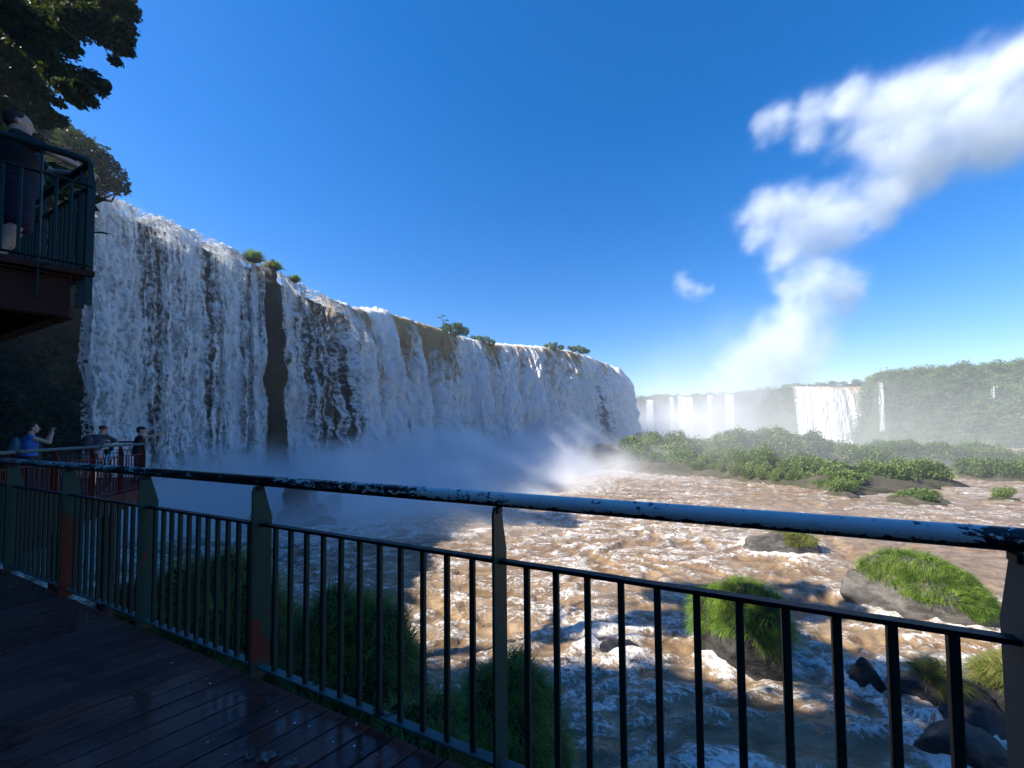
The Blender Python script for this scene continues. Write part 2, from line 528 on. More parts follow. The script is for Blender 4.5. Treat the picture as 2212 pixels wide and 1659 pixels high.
CA = np.array([(175, .2), (183, .5), (200, .72), (225, .66), (255, .55), (285, .72), (300, .42), (315, .22), (335, .22), (350, .45), (370, .55), (395, .52),
               (420, .68), (436, .5), (446, .30), (462, .30), (475, .5), (492, .86), (508, .88), (518, .45), (533, .30), (548, .66), (560, .55), (568, .3)])
def covA(px, v, t):
    return .29 + .48 * np.interp(px, CA[:, 0], CA[:, 1]) + .07 * v
def brA(px, v, t):
    return (.35 if v < .015 else 1) * np.clip(.75 - 3.2 * max(v, 0), 0, 1) * (.45 + .5 * np.clip(fbm(t * .25, 0, 3, 3) + .3, 0, 1)) + 0 * px
CB = np.array([(596, .3), (606, .5), (622, .78), (636, .5), (648, .34), (668, .22), (690, .22), (706, .34), (722, .6), (745, .85), (770, 1.1), (1255, 1.1), (1262, .9), (1275, .62), (1290, .85), (1305, 1.05), (1400, 1.1)])
def covB(px, v, t):
    c = .32 + .50 * np.interp(px, CB[:, 0], CB[:, 1])
    dark = np.exp(-((px - 690) / 26.) ** 2) * sstep(.25, .5, v) * .12
    dark2 = np.exp(-((px - 1258) / 14.) ** 2) * sstep(.3, .55, v) * (1 - sstep(.75, .95, v)) * .3
    return c - dark - dark2 + .05 * v
def brB(px, v, t):
    top = (.35 if v < .012 else 1) * np.clip(1.0 - 2.2 * max(v, 0), 0, 1) * (.35 + .9 * np.clip(fbm(t * .12 + 4, 0, 3, 3) + .25, 0, 1))
    st = np.exp(-((px - 772) / 10.) ** 2) * .55 * (.6 + .4 * np.sin(v * 9 + 1) ** 2)
    st2 = np.exp(-((px - 850) / 20.) ** 2) * .6 * np.clip(1 - v * 1.1, 0, 1)
    st3 = np.exp(-((px - 925) / 55.) ** 2) * .45 * np.clip(1.1 - v, 0, 1)
    st4 = np.exp(-((px - 1180) / 30.) ** 2) * .3
    gap = 1 - .8 * np.exp(-((px - 825) / 14.) ** 2)
    return (top * .8 + st + st2 + st3 + st4) * gap * (px > 560)
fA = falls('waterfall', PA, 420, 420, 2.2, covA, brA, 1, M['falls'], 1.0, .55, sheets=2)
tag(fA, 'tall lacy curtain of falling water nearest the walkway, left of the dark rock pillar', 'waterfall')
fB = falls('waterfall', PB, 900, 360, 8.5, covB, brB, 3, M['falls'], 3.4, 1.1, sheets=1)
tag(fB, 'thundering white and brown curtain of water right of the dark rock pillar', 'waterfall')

BASE = np.vstack([resample(PA, 30)[0] + np.pad(resample(PA, 30)[1] * 3, ((0, 0), (0, 1))),
                  resample(PB, 60, 3)[0] + np.pad(resample(PB, 60, 3)[1] * 8.5, ((0, 0), (0, 1)))])
BASE[:, 2] = 0
def dist_base(x, y):
    s = x.shape; x = x.ravel(); y = y.ravel(); out = np.full(len(x), 1e9)
    for a, b in zip(BASE[:-1], BASE[1:]):
        ab = b[:2] - a[:2]; L = ab @ ab
        t = np.clip(((x - a[0]) * ab[0] + (y - a[1]) * ab[1]) / L, 0, 1)
        out = np.minimum(out, np.hypot(x - a[0] - t * ab[0], y - a[1] - t * ab[1]))
    return out.reshape(s)

# ------------------------------------------------------------------ rocks in the river (placement data)
#   kind, label, px centre, waterline Y, rx, ry, h, seed, material, rotation
ROCKS = [
 dict(c=(10.1, 17.2), r=(1.95, 1.9), h=3.7, rot=.2, seed=3, mat='boulder', grass=('grass_lit', 11500, .62, 'dome'), label='steep boulder draped in long bright green grass, standing alone in the brown rapids', cat='rock'),
 dict(c=(21.0, 20.9), r=(3.0, 1.7), h=2.7, rot=-.62, seed=5, mat='boulder_grey', grass=('grass_lit', 12000, .50, 'mane'), label='largest river rock, bare grey on the left with a mane of green grass on top', cat='rock'),
 dict(c=(13.5, 15.2), r=(.75, .6), h=1.05, rot=.3, seed=8, mat='boulder', grass=None, label='small bare black rock sticking out of the rapids below the largest grassy rock', cat='rock'),
 dict(c=(15.4, 14.3), r=(1.3, .8), h=.95, rot=-.5, seed=9, mat='boulder', grass=('grass_dry', 2600, .72, 'tuft'), label='low black rock topped by one tuft of yellowish grass', cat='rock'),
 dict(c=(13.6, 12.0), r=(1.25, 1.0), h=.85, rot=.5, seed=12, mat='boulder', grass=None, label='broad dark boulder lying lowest in the picture beside the nearest right post', cat='rock'),
 dict(c=(15.2, 12.9), r=(1.3, .8), h=.9, rot=.1, seed=14, mat='boulder', grass=None, label='dark slab of rock between the tufted rock and the broad dark boulder', cat='rock'),
 dict(c=(18.5, 13.9), r=(1.9, 1.3), h=1.6, rot=-.2, seed=16, mat='boulder', grass=('grass_dry', 7000, .55, .5), label='wet rock with grass on its crown behind the nearest right fence post', cat='rock'),
 dict(c=(21.3, 31.0), r=(3.1, 1.5), h=2.0, rot=-.15, seed=18, mat='boulder_grey', grass=('grass_dry', 3600, .5, 'right'), label='grey rock with sparse grass partly hidden behind the handrail', cat='rock'),
 dict(c=(4.5, 17.9), r=(1.7, .9), h=.22, rot=.2, seed=20, mat='boulder', grass=None, label='nearly drowned dark rock with water pouring over it, left of the steep grassy boulder', cat='rock'),
 dict(c=(6.2, 11.9), r=(1.2, .9), h=.28, rot=.3, seed=21, mat='boulder', grass=None, label='nearly drowned black rock in foam at the bottom middle', cat='rock'),
]
# boulders at the foot of the falls
_fb = [(640, 1078, 43, 1.7, 1.9), (672, 1072, 45, 1.1, 1.6), (628, 1112, 41, 1.6, 1.3), (662, 1110, 41.5, 1.3, 1.6), (690, 1100, 43, 1.2, 1.1),
       (693, 1135, 40, 1.7, 1.2), (655, 1140, 39, 1.2, .9), (560, 1120, 41, 1.2, 1.8), (725, 1095, 46, 1.3, 2.4)]

RR = [(r['c'][0], r['c'][1], max(r['r'])) for r in ROCKS]

# ------------------------------------------------------------------ river
def gridax(a, b, n, c, s):
    t = np.linspace(np.arcsinh((a - c) / s), np.arcsinh((b - c) / s), n)
    return c + s * np.sinh(t)
xs = gridax(-62, 420, 700, 8, 22)
ys = 3 * (420 / 3) ** np.linspace(0, 1, 560)
X, Y = np.meshgrid(xs, ys, indexing='ij')
db = dist_base(X, Y)
fl = X * .35 + Y * .2
a1 = fbm(X * .09, Y * .12, .3, 3)
a2 = 1 - np.abs(fbm(X * .28 + a1 * 2, Y * .36, 2.1, 3)) * 2
a3 = 1 - np.abs(fbm(X * .95 + a1 * 2, Y * 1.1 + a2, 5.1, 3)) * 2
turb = np.exp(-db / 22) + .45 + .25 * np.exp(-((Y - 17) / 8.) ** 2)
Z = (a1 * .5 + a2 * .44 + a3 * .13) * turb * .9
crest = np.clip(.45 + .55 * (a2 - .45) + .35 * (a3 - .45), 0, 1.2)
foam = .44 + .55 * np.exp(-(db / 16.) ** 1.2)
rr = np.full(X.shape, 9.)
for (x, y, r) in RR:
    d = np.hypot(X - x, (Y - y)) - r * .85
    rr = np.minimum(rr, d)
foam += .42 * np.exp(-np.clip(rr, 0, 9) / .9)
Z += .18 * np.exp(-np.clip(rr, 0, 9) / 1.1)
calm = np.exp(-(((X - 30) / 10.) ** 2 + ((Y - 27) / 5.) ** 2))
foam -= .35 * calm
glow = np.exp(-(((X - 10) / 9.) ** 2 + ((Y - 38) / 14.) ** 2)); foam += .16 * glow
dark = np.exp(-(((X - 7.) / 3.) ** 2 + ((Y - 12.8) / 1.6) ** 2)); foam -= .25 * dark
# ledge where water pours over the drowned rocks
led = sstep(20.5, 18.2, Y + .25 * (X - 4)) * 0
river = mesh_np('river', np.stack([X, Y, Z], -1).reshape(-1, 3), grid_faces(len(xs), len(ys)), M['river'], attrs={'foam': foam.ravel(), 'crest': crest.ravel()})
tag(river, kind='structure')

# ------------------------------------------------------------------ ground sheet to the horizon
gx = np.linspace(-4200, 4200, 60)
GX, GY = np.meshgrid(gx, gx + 1500, indexing='ij')
ground = mesh_np('ground', np.stack([GX, GY, -4 + 0 * GX], -1).reshape(-1, 3), grid_faces(60, 60), M['plateau'])
tag(ground, kind='structure')

# ------------------------------------------------------------------ bank under the walkway
bx = np.linspace(-45, 26, 150); by = np.linspace(-48, 20, 150)
BX, BY = np.meshgrid(bx, by, indexing='ij')
dR = (BY + 0.47 * BX) / 1.105                 # distance beyond the railing line direction
edge = 7.5 + 1.2 * fbm(BX * .2, BY * .2, 3, 3)
BZ = 7.2 * (1 - sstep(1.2, edge, dR)) - 1.5
BZ -= 5.5 * sstep(2, 9, BX) * sstep(-2, 3, BY)
BZ += fbm(BX * .35, BY * .35, 1, 4) * .5
BZ = np.minimum(BZ, 7.6)
bank = mesh_np('river_bank', np.stack([BX, BY, BZ], -1).reshape(-1, 3), grid_faces(150, 150), M['soil'])
tag(bank, kind='structure')

# ------------------------------------------------------------------ far plateau
EDGE = [(1330, 320), (1400, 300), (1480, 292), (1577, 276), (1650, 262), (1712, 236), (1790, 229), (1868, 226), (1906, 209), (1990, 203), (2100, 197), (2212, 190), (2330, 178), (2500, 160)]
PE = np.array([[*atY(p, 927, y)[:2], 34.5] for p, y in EDGE])
PE = np.vstack([[[20, 420, 34.5]], PE, [[330, 120, 36], [360, 40, 36]]])
Qp, Np, tp = resample(PE, 420, 8)
pxp = px_of(Qp)
def zlip(px):   # top of the ground above the river
    return np.interp(px, [1300, 1577, 1700, 1712, 1868, 1895, 1990, 2100, 2500], [34, 34.5, 34.2, 34.3, 34.3, 37, 38, 38.5, 40])
rows = []
offs = np.concatenate([np.linspace(-600, -60, 8), np.linspace(-45, 0, 10), np.linspace(0.01, 1, 34)])
for k, o_ in enumerate(offs):
    if k < 18:
        off = o_ + 0 * tp; z = zlip(pxp) + (.02 * -o_) * (pxp > 1880) + fbm(Qp[:, 0] * .02, o_ * .02, 0, 3) * 1.5
    else:
        w = o_
        spread = np.interp(pxp, [1300, 1700, 1870, 1900, 2000, 2212, 2500], [8, 10, 6, 14, 38, 55, 60])
        off = spread * w ** 1.1 + fbm(tp * .05, w * 2.5, 3, 4) * np.interp(pxp, [1300, 1870, 1990, 2300], [2.5, 2, 7, 8])
        z = zlip(pxp) * (1 - w) + (-2) * w
    rows.append(np.stack([Qp[:, 0] - Np[:, 0] * -off, Qp[:, 1] - Np[:, 1] * -off, z], 1))
GP = np.stack(rows, 1)
hill = mesh_np('hill', GP.reshape(-1, 3), grid_faces(len(Qp), len(offs)), M['plateau'])
tag(hill, kind='structure')

# far waterfalls
def far_falls(pxl, pxr, pytop, label, cover=1.05, bul=3.0, brown=0., pybot=None, w_mult=1.0, back=1.0):
    pc = (pxl + pxr) / 2
    s = np.linspace(0, 1, max(4, int((pxr - pxl) / 4)))
    pts = []
    for q in s:
        px = pxl + (pxr - pxl) * q
        y = np.interp(px if pxr - pxl > 60 else pc, [e[0] for e in EDGE], [e[1] for e in EDGE]) - back
        # the outer edge of the cliff at this bearing
        pts.append([*atY(px, 927, y)[:2], atY(px, pytop, y)[2]])
    P = np.array(pts)
    cov = lambda px, v, t: cover * (.55 + .45 * sstep(0, .12 if pxr - pxl > 60 else .4, (px - pxl) / (pxr - pxl)) * sstep(0, .12 if pxr - pxl > 60 else .4, (pxr - px) / (pxr - pxl))) + .12 * v + 0 * t
    brn = lambda px, v, t: brown * np.clip(1 - 2.2 * max(v, 0), 0, 1) * (.4 + .6 * (px - pxl) / (pxr - pxl)) + 0 * t
    zb = 0 if pybot is None else atY(pc, pybot, P[:, 1].mean() - 4)[2]
    n = max(24, int((pxr - pxl) * 1.2))
    o = falls('waterfall', P, n, 120, bul, cov, brn, pxl * .01, M['falls_far'], 1.0 if pxr - pxl > 25 else .5, .3, 1, base=zb, facing=None if pxr - pxl > 60 else 1)
    tag(o, label, 'waterfall')
    return o
far_falls(1714, 1866, 836, 'broad sunlit white waterfall dropping off the far cliff on the right', 1.0, 11, .8, back=1.5)
far_falls(1900, 1912, 828, 'single thin ribbon waterfall just right of the broad sunlit far one', .9, 17, 0, 931, back=2)
far_falls(2143, 2154, 839, 'short trickle of water high on the far green hillside', .62, 8, 0, 862, back=20)
for l, r, t, s in [(1360, 1376, 866, 'far narrow white fall closest to the right end of the big curtain'),
                   (1396, 1412, 864, 'far narrow white fall, second from the right end of the big curtain'),
                   (1466, 1498, 857, 'widest of the hazy far falls in the middle of the misty cliff'),
                   (1444, 1458, 859, 'faint strand of water just left of the widest hazy far fall'),
                   (1526, 1542, 855, 'very faint veil of water between two hazy far falls'),
                   (1567, 1587, 852, 'hazy far fall with a rounded top, last before the wooded stretch of cliff')]:
    far_falls(l, r, t, s, .95 if 'faint' not in s else .62, 13, 0, back=1.5)
#PART3
# ------------------------------------------------------------------ foliage tools
def leaf_quads(P, size, rng, up=.35, asp=.55):
    """one small bent leaf (quad) per point"""
    n = len(P)
    N = rng.normal(size=(n, 3)); N[:, 2] = np.abs(N[:, 2]) + up; N /= np.linalg.norm(N, axis=1)[:, None]
    A = np.cross(N, rng.normal(size=(n, 3))); A /= np.linalg.norm(A, axis=1)[:, None] + 1e-9
    B = np.cross(N, A)
    s = size * rng.uniform(.6, 1.35, n)[:, None]
    V = np.stack([P - A * s, P - B * s * asp + N * s * .15, P + A * s, P + B * s * asp + N * s * .15], 1).reshape(-1, 3)
    F = np.arange(4 * n).reshape(n, 4)
    return V, F

def crown_pts(clusters, per, rng, shell=.55):
    """clusters: list of (center(3), radius) -> leaf positions, denser near the surface of each lumpy cluster"""
    out = []
    for c, r in clusters:
        n = max(6, int(per * r * r)) if per > 0 else int(-per)
        d = rng.normal(size=(n, 3)); d /= np.linalg.norm(d, axis=1)[:, None]
        rad = r * (shell + (1 - shell) * rng.random(n) ** .5)
        lump = 1 + .28 * fbm(d[:, 0] * 1.9 + c[0], d[:, 1] * 1.9 + c[1], d[:, 2] * 1.9 + c[2], 3)
        rad = rad * np.exp(rng.normal(size=n) * .10)
        out.append(np.asarray(c) + d * (rad * lump)[:, None] * np.array([1, 1, .82]))
    return np.vstack(out)

def tube(pts, rad, seg=6):
    pts = [np.asarray(p, float) for p in pts]; V = []; F = []
    for i, p in enumerate(pts):
        a = pts[min(i + 1, len(pts) - 1)] - pts[max(i - 1, 0)]
        a = a / (np.linalg.norm(a) + 1e-9)
        h = np.array([0, 0, 1.]) if abs(a[2]) < .9 else np.array([1., 0, 0])
        u = np.cross(a, h); u /= np.linalg.norm(u); w = np.cross(a, u)
        r = rad[i] if hasattr(rad, '__len__') else rad
        for k in range(seg):
            th = 2 * math.pi * k / seg
            V.append(p + (u * math.cos(th) + w * math.sin(th)) * r)
    for i in range(len(pts) - 1):
        for k in range(seg):
            F.append([i * seg + k, i * seg + (k + 1) % seg, (i + 1) * seg + (k + 1) % seg, (i + 1) * seg + k])
    F.append(list(range(seg))[::-1]); F.append([(len(pts) - 1) * seg + k for k in range(seg)])
    return V, F

def join(parts):
    V, F = [], []
    for v, f in parts:
        k = len(V); V.extend([tuple(x) for x in v]); F.extend([[i + k for i in q] for q in f])
    return V, F

def make_tree(name, label, cat, base, top_clusters, leafmat, per, leaf, seed, group=None, trunk_r=.25, shell=.5):
    rng = np.random.default_rng(seed)
    e = empty(name, base); tag(e, label, cat, group)
    b = np.array(base, float)
    cl = [(np.array(c, float) - b, r) for c, r in top_clusters]
    V, F = leaf_quads(crown_pts(cl, per, rng, shell), leaf, rng)
    mesh_np('crown', V, F, M[leafmat], e, smooth=False)
    cen = np.mean([c for c, r in cl], 0)
    parts = []
    fork = cen * .45
    parts.append(tube([(0, 0, -.5), fork * .5 + rng.normal(size=3) * trunk_r * .5, fork], [trunk_r * 1.2, trunk_r, trunk_r * .75], 8))
    for c, r in (cl[::max(1, len(cl) // 14)] if name != 'overhanging_tree' else cl[:10]):
        mid = fork * .5 + c * .5 + rng.normal(size=3) * .12 * np.linalg.norm(c - fork)
        parts.append(tube([fork, mid, c], [trunk_r * .6, trunk_r * .35, trunk_r * .12], 5))
    V, F = join(parts)
    mesh_np('trunk', V, F, M['bark'], e)
    return e

# unit crowns shared by the many small trees
UNIT = []
for k in range(5):
    rng = np.random.default_rng(100 + k)
    cl = [((0, 0, .45), .62)]
    for i in range(9):
        a = rng.uniform(0, 6.28); rr_ = rng.uniform(.25, .62)
        cl.append(((math.cos(a) * rr_, math.sin(a) * rr_, rng.uniform(.1, .75)), rng.uniform(.28, .45)))
    V, F = leaf_quads(crown_pts(cl, 1050, rng, .8), .06, rng)
    UNIT.append((V, F))
UT = join([tube([(0, 0, -.8), (0, 0, 0), (0, 0, .4)], [.07, .05, .03], 6)])

UMESH = {}
def small_tree(kind, mat, loc, r, h, label, cat, group, name='tree', rot=0.):
    key = (kind, mat)
    e = empty(name, loc, rot); tag(e, label, cat, group)
    if key not in UMESH:
        o = mesh_np('crown', UNIT[kind][0], UNIT[kind][1], M[mat], e, smooth=False)
        t = mesh_np('trunk', *UT, M['bark'], e)
        UMESH[key] = (o.data, t.data)
    else:
        o = bpy.data.objects.new('crown', UMESH[key][0]); link(o, e)
        t = bpy.data.objects.new('trunk', UMESH[key][1]); link(t, e)
    o.scale = t.scale = (r, r, h)
    return e

# ------------------------------------------------------------------ islands and their trees
rng = np.random.default_rng(5)
def island(name, poly_pts, h, seed):
    """low rocky mound through (x, y, radius) lobes"""
    xs_ = [p[0] for p in poly_pts]; ys_ = [p[1] for p in poly_pts]; R_ = max(p[2] for p in poly_pts)
    ax = np.linspace(min(xs_) - R_ * 1.4, max(xs_) + R_ * 1.4, 90); ay = np.linspace(min(ys_) - R_ * 1.4, max(ys_) + R_ * 1.4, 70)
    A, B_ = np.meshgrid(ax, ay, indexing='ij')
    f = np.zeros_like(A)
    for x, y, r in poly_pts:
        f = np.maximum(f, 1 - (np.hypot(A - x, B_ - y) / r) ** 2)
    f = f + fbm(A * .12, B_ * .12, seed, 4) * .35 * sstep(0, .25, f) - .35 * (f <= 0)
    f0 = f.copy()
    Zi = np.clip(f, -.4, 1) * h + fbm(A * .6, B_ * .6, seed, 3) * .25
    Zi = np.where(f < 0, Zi - 3 * np.clip(-f * 3, 0, 1), Zi)
    o = mesh_np(name, np.stack([A, B_, Zi - .2], -1).reshape(-1, 3), grid_faces(90, 70), M['island'])
    tag(o, kind='structure')
    return o
def W0(px, py): return atZ(px, py, 0)[:2]
main = [(*W0(1400, 1012), 14), (*W0(1470, 1016), 13), (*W0(1560, 1022), 12), (*W0(1640, 1030), 11), (*W0(1720, 1040), 10), (*W0(1800, 1052), 8), (*W0(1880, 1046), 9), (*W0(1950, 1042), 8),
        (*W0(1450, 1000), 18), (*W0(1600, 1003), 20), (*W0(1750, 1005), 22), (*W0(1900, 1003), 22), (*W0(2050, 1000), 22)]
island('island', main, 2.2, 1)
right = [(*W0(2110, 1030), 9), (*W0(2180, 1028), 10), (*W0(2260, 1030), 10)]
island('island', right, 1.6, 2)
island('island', [(*W0(1818, 1070), 2.2), (*W0(1835, 1066), 2)], .8, 3)
island('island', [(*W0(1985, 1084), 3.6), (*W0(1965, 1086), 2.5)], .8, 4)
island('island', [(*W0(2172, 1082), 1.9)], .7, 5)

pos = []
def put(px, py, ytop, n, spread, rmin, rmax, mat, label, group, sy=5.):
    c = W0(px, py)
    for _ in range(n):
        x = c[0] + rng.normal() * spread; y = c[1] + rng.normal() * sy
        r = rng.uniform(rmin, rmax) * 1.25
        zt = 10 + (927 - ytop + rng.uniform(-12, 4)) / 831 * y
        h = max(r * .8, min(zt - .6, 1.5 * r))
        z0 = zt - h * 1.05
        small_tree(rng.integers(0, 5), mat, (x, y, z0), r, h, label, 'tree', group, rot=rng.uniform(0, 6))
GA = 'misty trees on the left end of the mid-river island'
GB = 'trees along the near shore of the mid-river island'
GC = 'trees on the crest of the mid-river island'
GD = 'trees on the right part of the mid-river island'
GE = 'bushes on the right-hand island'
for px, py, yt in [(1375, 1004, 945), (1400, 1000, 934), (1425, 1002, 934), (1450, 1003, 945), (1490, 1003, 957), (1400, 1012, 962), (1440, 1012, 966)]:
    put(px, py, yt, 4, 2.5, 2.6, 4.2, 'leaf_far', 'round hazy tree massed on the left end of the mid-river island', GA)
for px, py, yt in [(1530, 1002, 946), (1570, 1002, 944), (1597, 1000, 930), (1610, 1001, 936), (1661, 999, 922), (1668, 1001, 926), (1705, 1001, 941), (1738, 1001, 937), (1765, 1001, 948), (1800, 1002, 955), (1835, 1003, 963)]:
    put(px, py, yt, 4, 2.6, 2.4, 4.0, 'leaf_far', 'rounded tree in the mass along the crest of the mid-river island', GC, 4)
for px, py, yt in [(1500, 1018, 978), (1545, 1020, 980), (1590, 1025, 985), (1625, 1030, 972), (1665, 1034, 982), (1700, 1038, 984), (1560, 1012, 962), (1630, 1012, 960), (1700, 1018, 968), (1740, 1042, 990), (1775, 1048, 1008)]:
    put(px, py, yt, 4, 1.8, 1.6, 2.9, 'leaf_mid', 'round green tree on the near shore of the mid-river island', GB, 2.2)
for px, py, yt in [(1870, 1006, 962), (1910, 1002, 957), (1960, 1003, 957), (2010, 1004, 959), (2060, 1004, 963), (2110, 1006, 970), (2160, 1008, 975), (1850, 1040, 1005), (1890, 1044, 1000), (1930, 1044, 993), (1960, 1040, 1000), (1820, 1040, 1000), (2200, 1008, 978)]:
    put(px, py, yt, 4, 2.6, 2.0, 3.4, 'leaf_far', 'low spreading tree on the right part of the mid-river island', GD, 3)
for px, py, yt in [(2080, 1030, 1005), (2120, 1034, 998), (2160, 1034, 995), (2200, 1036, 1000), (2240, 1036, 1000)]:
    put(px, py, yt, 4, 1.9, 1.4, 2.4, 'leaf_far', 'dense bush on the right-hand island past the narrow channel', GE, 1.6)
for px, py, yt in [(1480, 1019, 990), (1520, 1025, 1000), (1560, 1030, 1002), (1610, 1037, 1008), (1655, 1042, 1012), (1695, 1046, 1014), (1730, 1052, 1022), (1770, 1056, 1028), (1800, 1056, 1026), (1850, 1054, 1022), (1900, 1052, 1018), (1950, 1048, 1014), (1985, 1044, 1014)]:
    put(px, py, yt, 3, 1.3, .9, 1.7, 'leaf_mid', 'bush at the waterline of the mid-river island', 'bushes at the waterline of the mid-river island', 1.2)
# single ones that stand out
c = W0(1757, 1042); small_tree(1, 'leaf_olive', (c[0], c[1], 1.0), 2.7, 3.6, 'bright yellow-green round tree on the near shore of the mid-river island', 'tree', None)
for px, py, r, h in [(1803, 1068, 1.6, 1.7), (1825, 1070, 1.7, 1.9), (1836, 1064, 1.3, 1.4)]:
    c = W0(px, py); small_tree(2, 'leaf_mid', (c[0], c[1], .5), r, h, 'bush crowding the small islet off the near shore of the mid-river island', 'bush', 'bushes on the small front islet', 'bush', px)
for px, py, r, h in [(1960, 1082, 1.8, 1.1), (1985, 1081, 2.0, 1.3), (2010, 1083, 1.9, 1.3), (1995, 1088, 1.6, 1.0)]:
    c = W0(px, py); small_tree(3, 'leaf_far', (c[0], c[1], .3), r, h, 'bush on the lone islet in the rapids right of the mid-river island', 'bush', 'bushes on the lone islet', 'bush', px)
for px, py, r, h in [(2165, 1082, 1.1, 1.2), (2178, 1080, 1.2, 1.4)]:
    c = W0(px, py); small_tree(4, 'leaf_far', (c[0], c[1], .4), r, h, 'small bush on the last islet near the right edge', 'bush', 'bushes on the last islet', 'bush', px)

# brown rocky hump beyond the mist
ax = np.linspace(6, 52, 80); ay = np.linspace(92, 122, 50)
A, B_ = np.meshgrid(ax, ay, indexing='ij')
f = np.clip(1 - ((A - 24) / 12.5) ** 2 - ((B_ - 106) / 10) ** 2, -1, 1) 
f2 = np.clip(1 - ((A - 36) / 13) ** 2 - ((B_ - 108) / 10) ** 2, -1, 1)
Zh = np.maximum(np.sign(f) * np.abs(f) ** .45, np.sign(f2) * np.abs(f2) ** .5 * .95) * 5.6 + fbm(A * .3, B_ * .3, 3, 4) * .8
hump = mesh_np('rock_outcrop', np.stack([A, B_, np.maximum(Zh, -1)], -1).reshape(-1, 3), grid_faces(80, 50), M['brownrock'])
tag(hump, 'low brown rock outcrop half hidden in spray at the foot of the big curtain', 'rock outcrop')

# ------------------------------------------------------------------ forest over the far hillside (stuff)
rng = np.random.default_rng(21)
V_all, F_all, k0 = [], [], 0
small = []
for k in range(4):
    r2 = np.random.default_rng(300 + k)
    cl = [((0, 0, .2), .8)] + [((r2.normal() * .4, r2.normal() * .4, r2.uniform(0, .6)), r2.uniform(.35, .5)) for _ in range(5)]
    small.append(leaf_quads(crown_pts(cl, 170, r2, .85), .095, r2)[0])
cnt = 0
nU = len(Qp)
for _ in range(9000):
    i = rng.integers(0, nU); j = rng.integers(10, len(offs) - 2)
    px = pxp[i]
    if px < 1300 or px > 2420: continue
    P = GP[i, j] + rng.normal(size=3) * .7
    face = j >= 19
    if px < 1712:
        if face and (j > 30 or any(a_ - 5 < px < b_ + 5 for a_, b_ in ((1358, 1378), (1394, 1414), (1442, 1500), (1524, 1544), (1565, 1589)))): continue
    elif px < 1872:
        if face: continue
    else:
        if 1899 < px < 1914 and face: continue
        if 2141 < px < 2156 and face and j < 36: continue
    if not face and j < 15 and rng.random() < .3: continue
    if not face and 1350 < px < 1890 and j > 14: continue
    r = rng.uniform(2.2, 4.4) * (1.0 if px > 1880 else .75)
    if not face: r *= .9
    a = rng.uniform(0, 6.28); ca, sa = math.cos(a), math.sin(a)
    U = small[rng.integers(0, 4)]
    Vv = np.stack([U[:, 0] * ca - U[:, 1] * sa, U[:, 0] * sa + U[:, 1] * ca, U[:, 2] * rng.uniform(.8, 1.4)], 1) * r + P
    V_all.append(Vv); cnt += len(Vv)
Vf = np.vstack(V_all)
forest = mesh_np('forest', Vf, np.arange(len(Vf)).reshape(-1, 4), M['leaf_far'], smooth=False)
tag(forest, kind='stuff')
print('forest quads', len(Vf) // 4, len(V_all))
# trees on the far skyline
for px, py, r in [(1700, 828, 3.2), (1720, 825, 3.0), (1734, 829, 2.6), (1672, 833, 2.6), (1640, 835, 2.4), (1800, 821, 3.0), (1822, 822, 2.6), (1850, 817, 3.2), (1880, 812, 3.2), (1898, 803, 3.8), (1916, 806, 3.4), (1936, 799, 4.2), (1952, 800, 4.0), (1500, 851, 3), (1455, 853, 3), (1400, 854, 3)]:
    Yd = np.interp(px, [e[0] for e in EDGE], [e[1] for e in EDGE]) + 22
    t = atY(px, py, Yd)
    small_tree(int(rng.integers(0, 5)), 'leaf_far', (t[0], t[1], t[2] - r * 1.1), r * 1.15, r * .95, 'umbrella-crowned tree breaking the far skyline above the cliff', 'tree', 'trees along the far skyline', rot=px)

# ------------------------------------------------------------------ rocks
def boulder_mesh(r, h, seed, sub=4, facets=16):
    bm = bmesh.new(); bmesh.ops.create_icosphere(bm, subdivisions=sub, radius=1)
    D = np.array([v.co[:] for v in bm.verts]); F = [[v.index for v in f.verts] for f in bm.faces]; bm.free()
    g = np.random.default_rng(seed)
    n = g.normal(size=(facets, 3)); n[:, 2] = n[:, 2] * .8 + .15; n /= np.linalg.norm(n, axis=1)[:, None]
    dk = g.uniform(.66, .98, facets)
    dd = np.clip(D @ n.T, .05, None)
    rad = np.min(dk[None] / dd, 1); rad = np.minimum(rad, 1.12)
    rad = rad * (1 + .06 * fbm(D[:, 0] * 2 + seed, D[:, 1] * 2, D[:, 2] * 2, 4) + .025 * fbm(D[:, 0] * 9, D[:, 1] * 9, D[:, 2] * 9 + seed, 3))
    P = D * rad[:, None] * np.array([r[0], r[1], h])
    return P, F

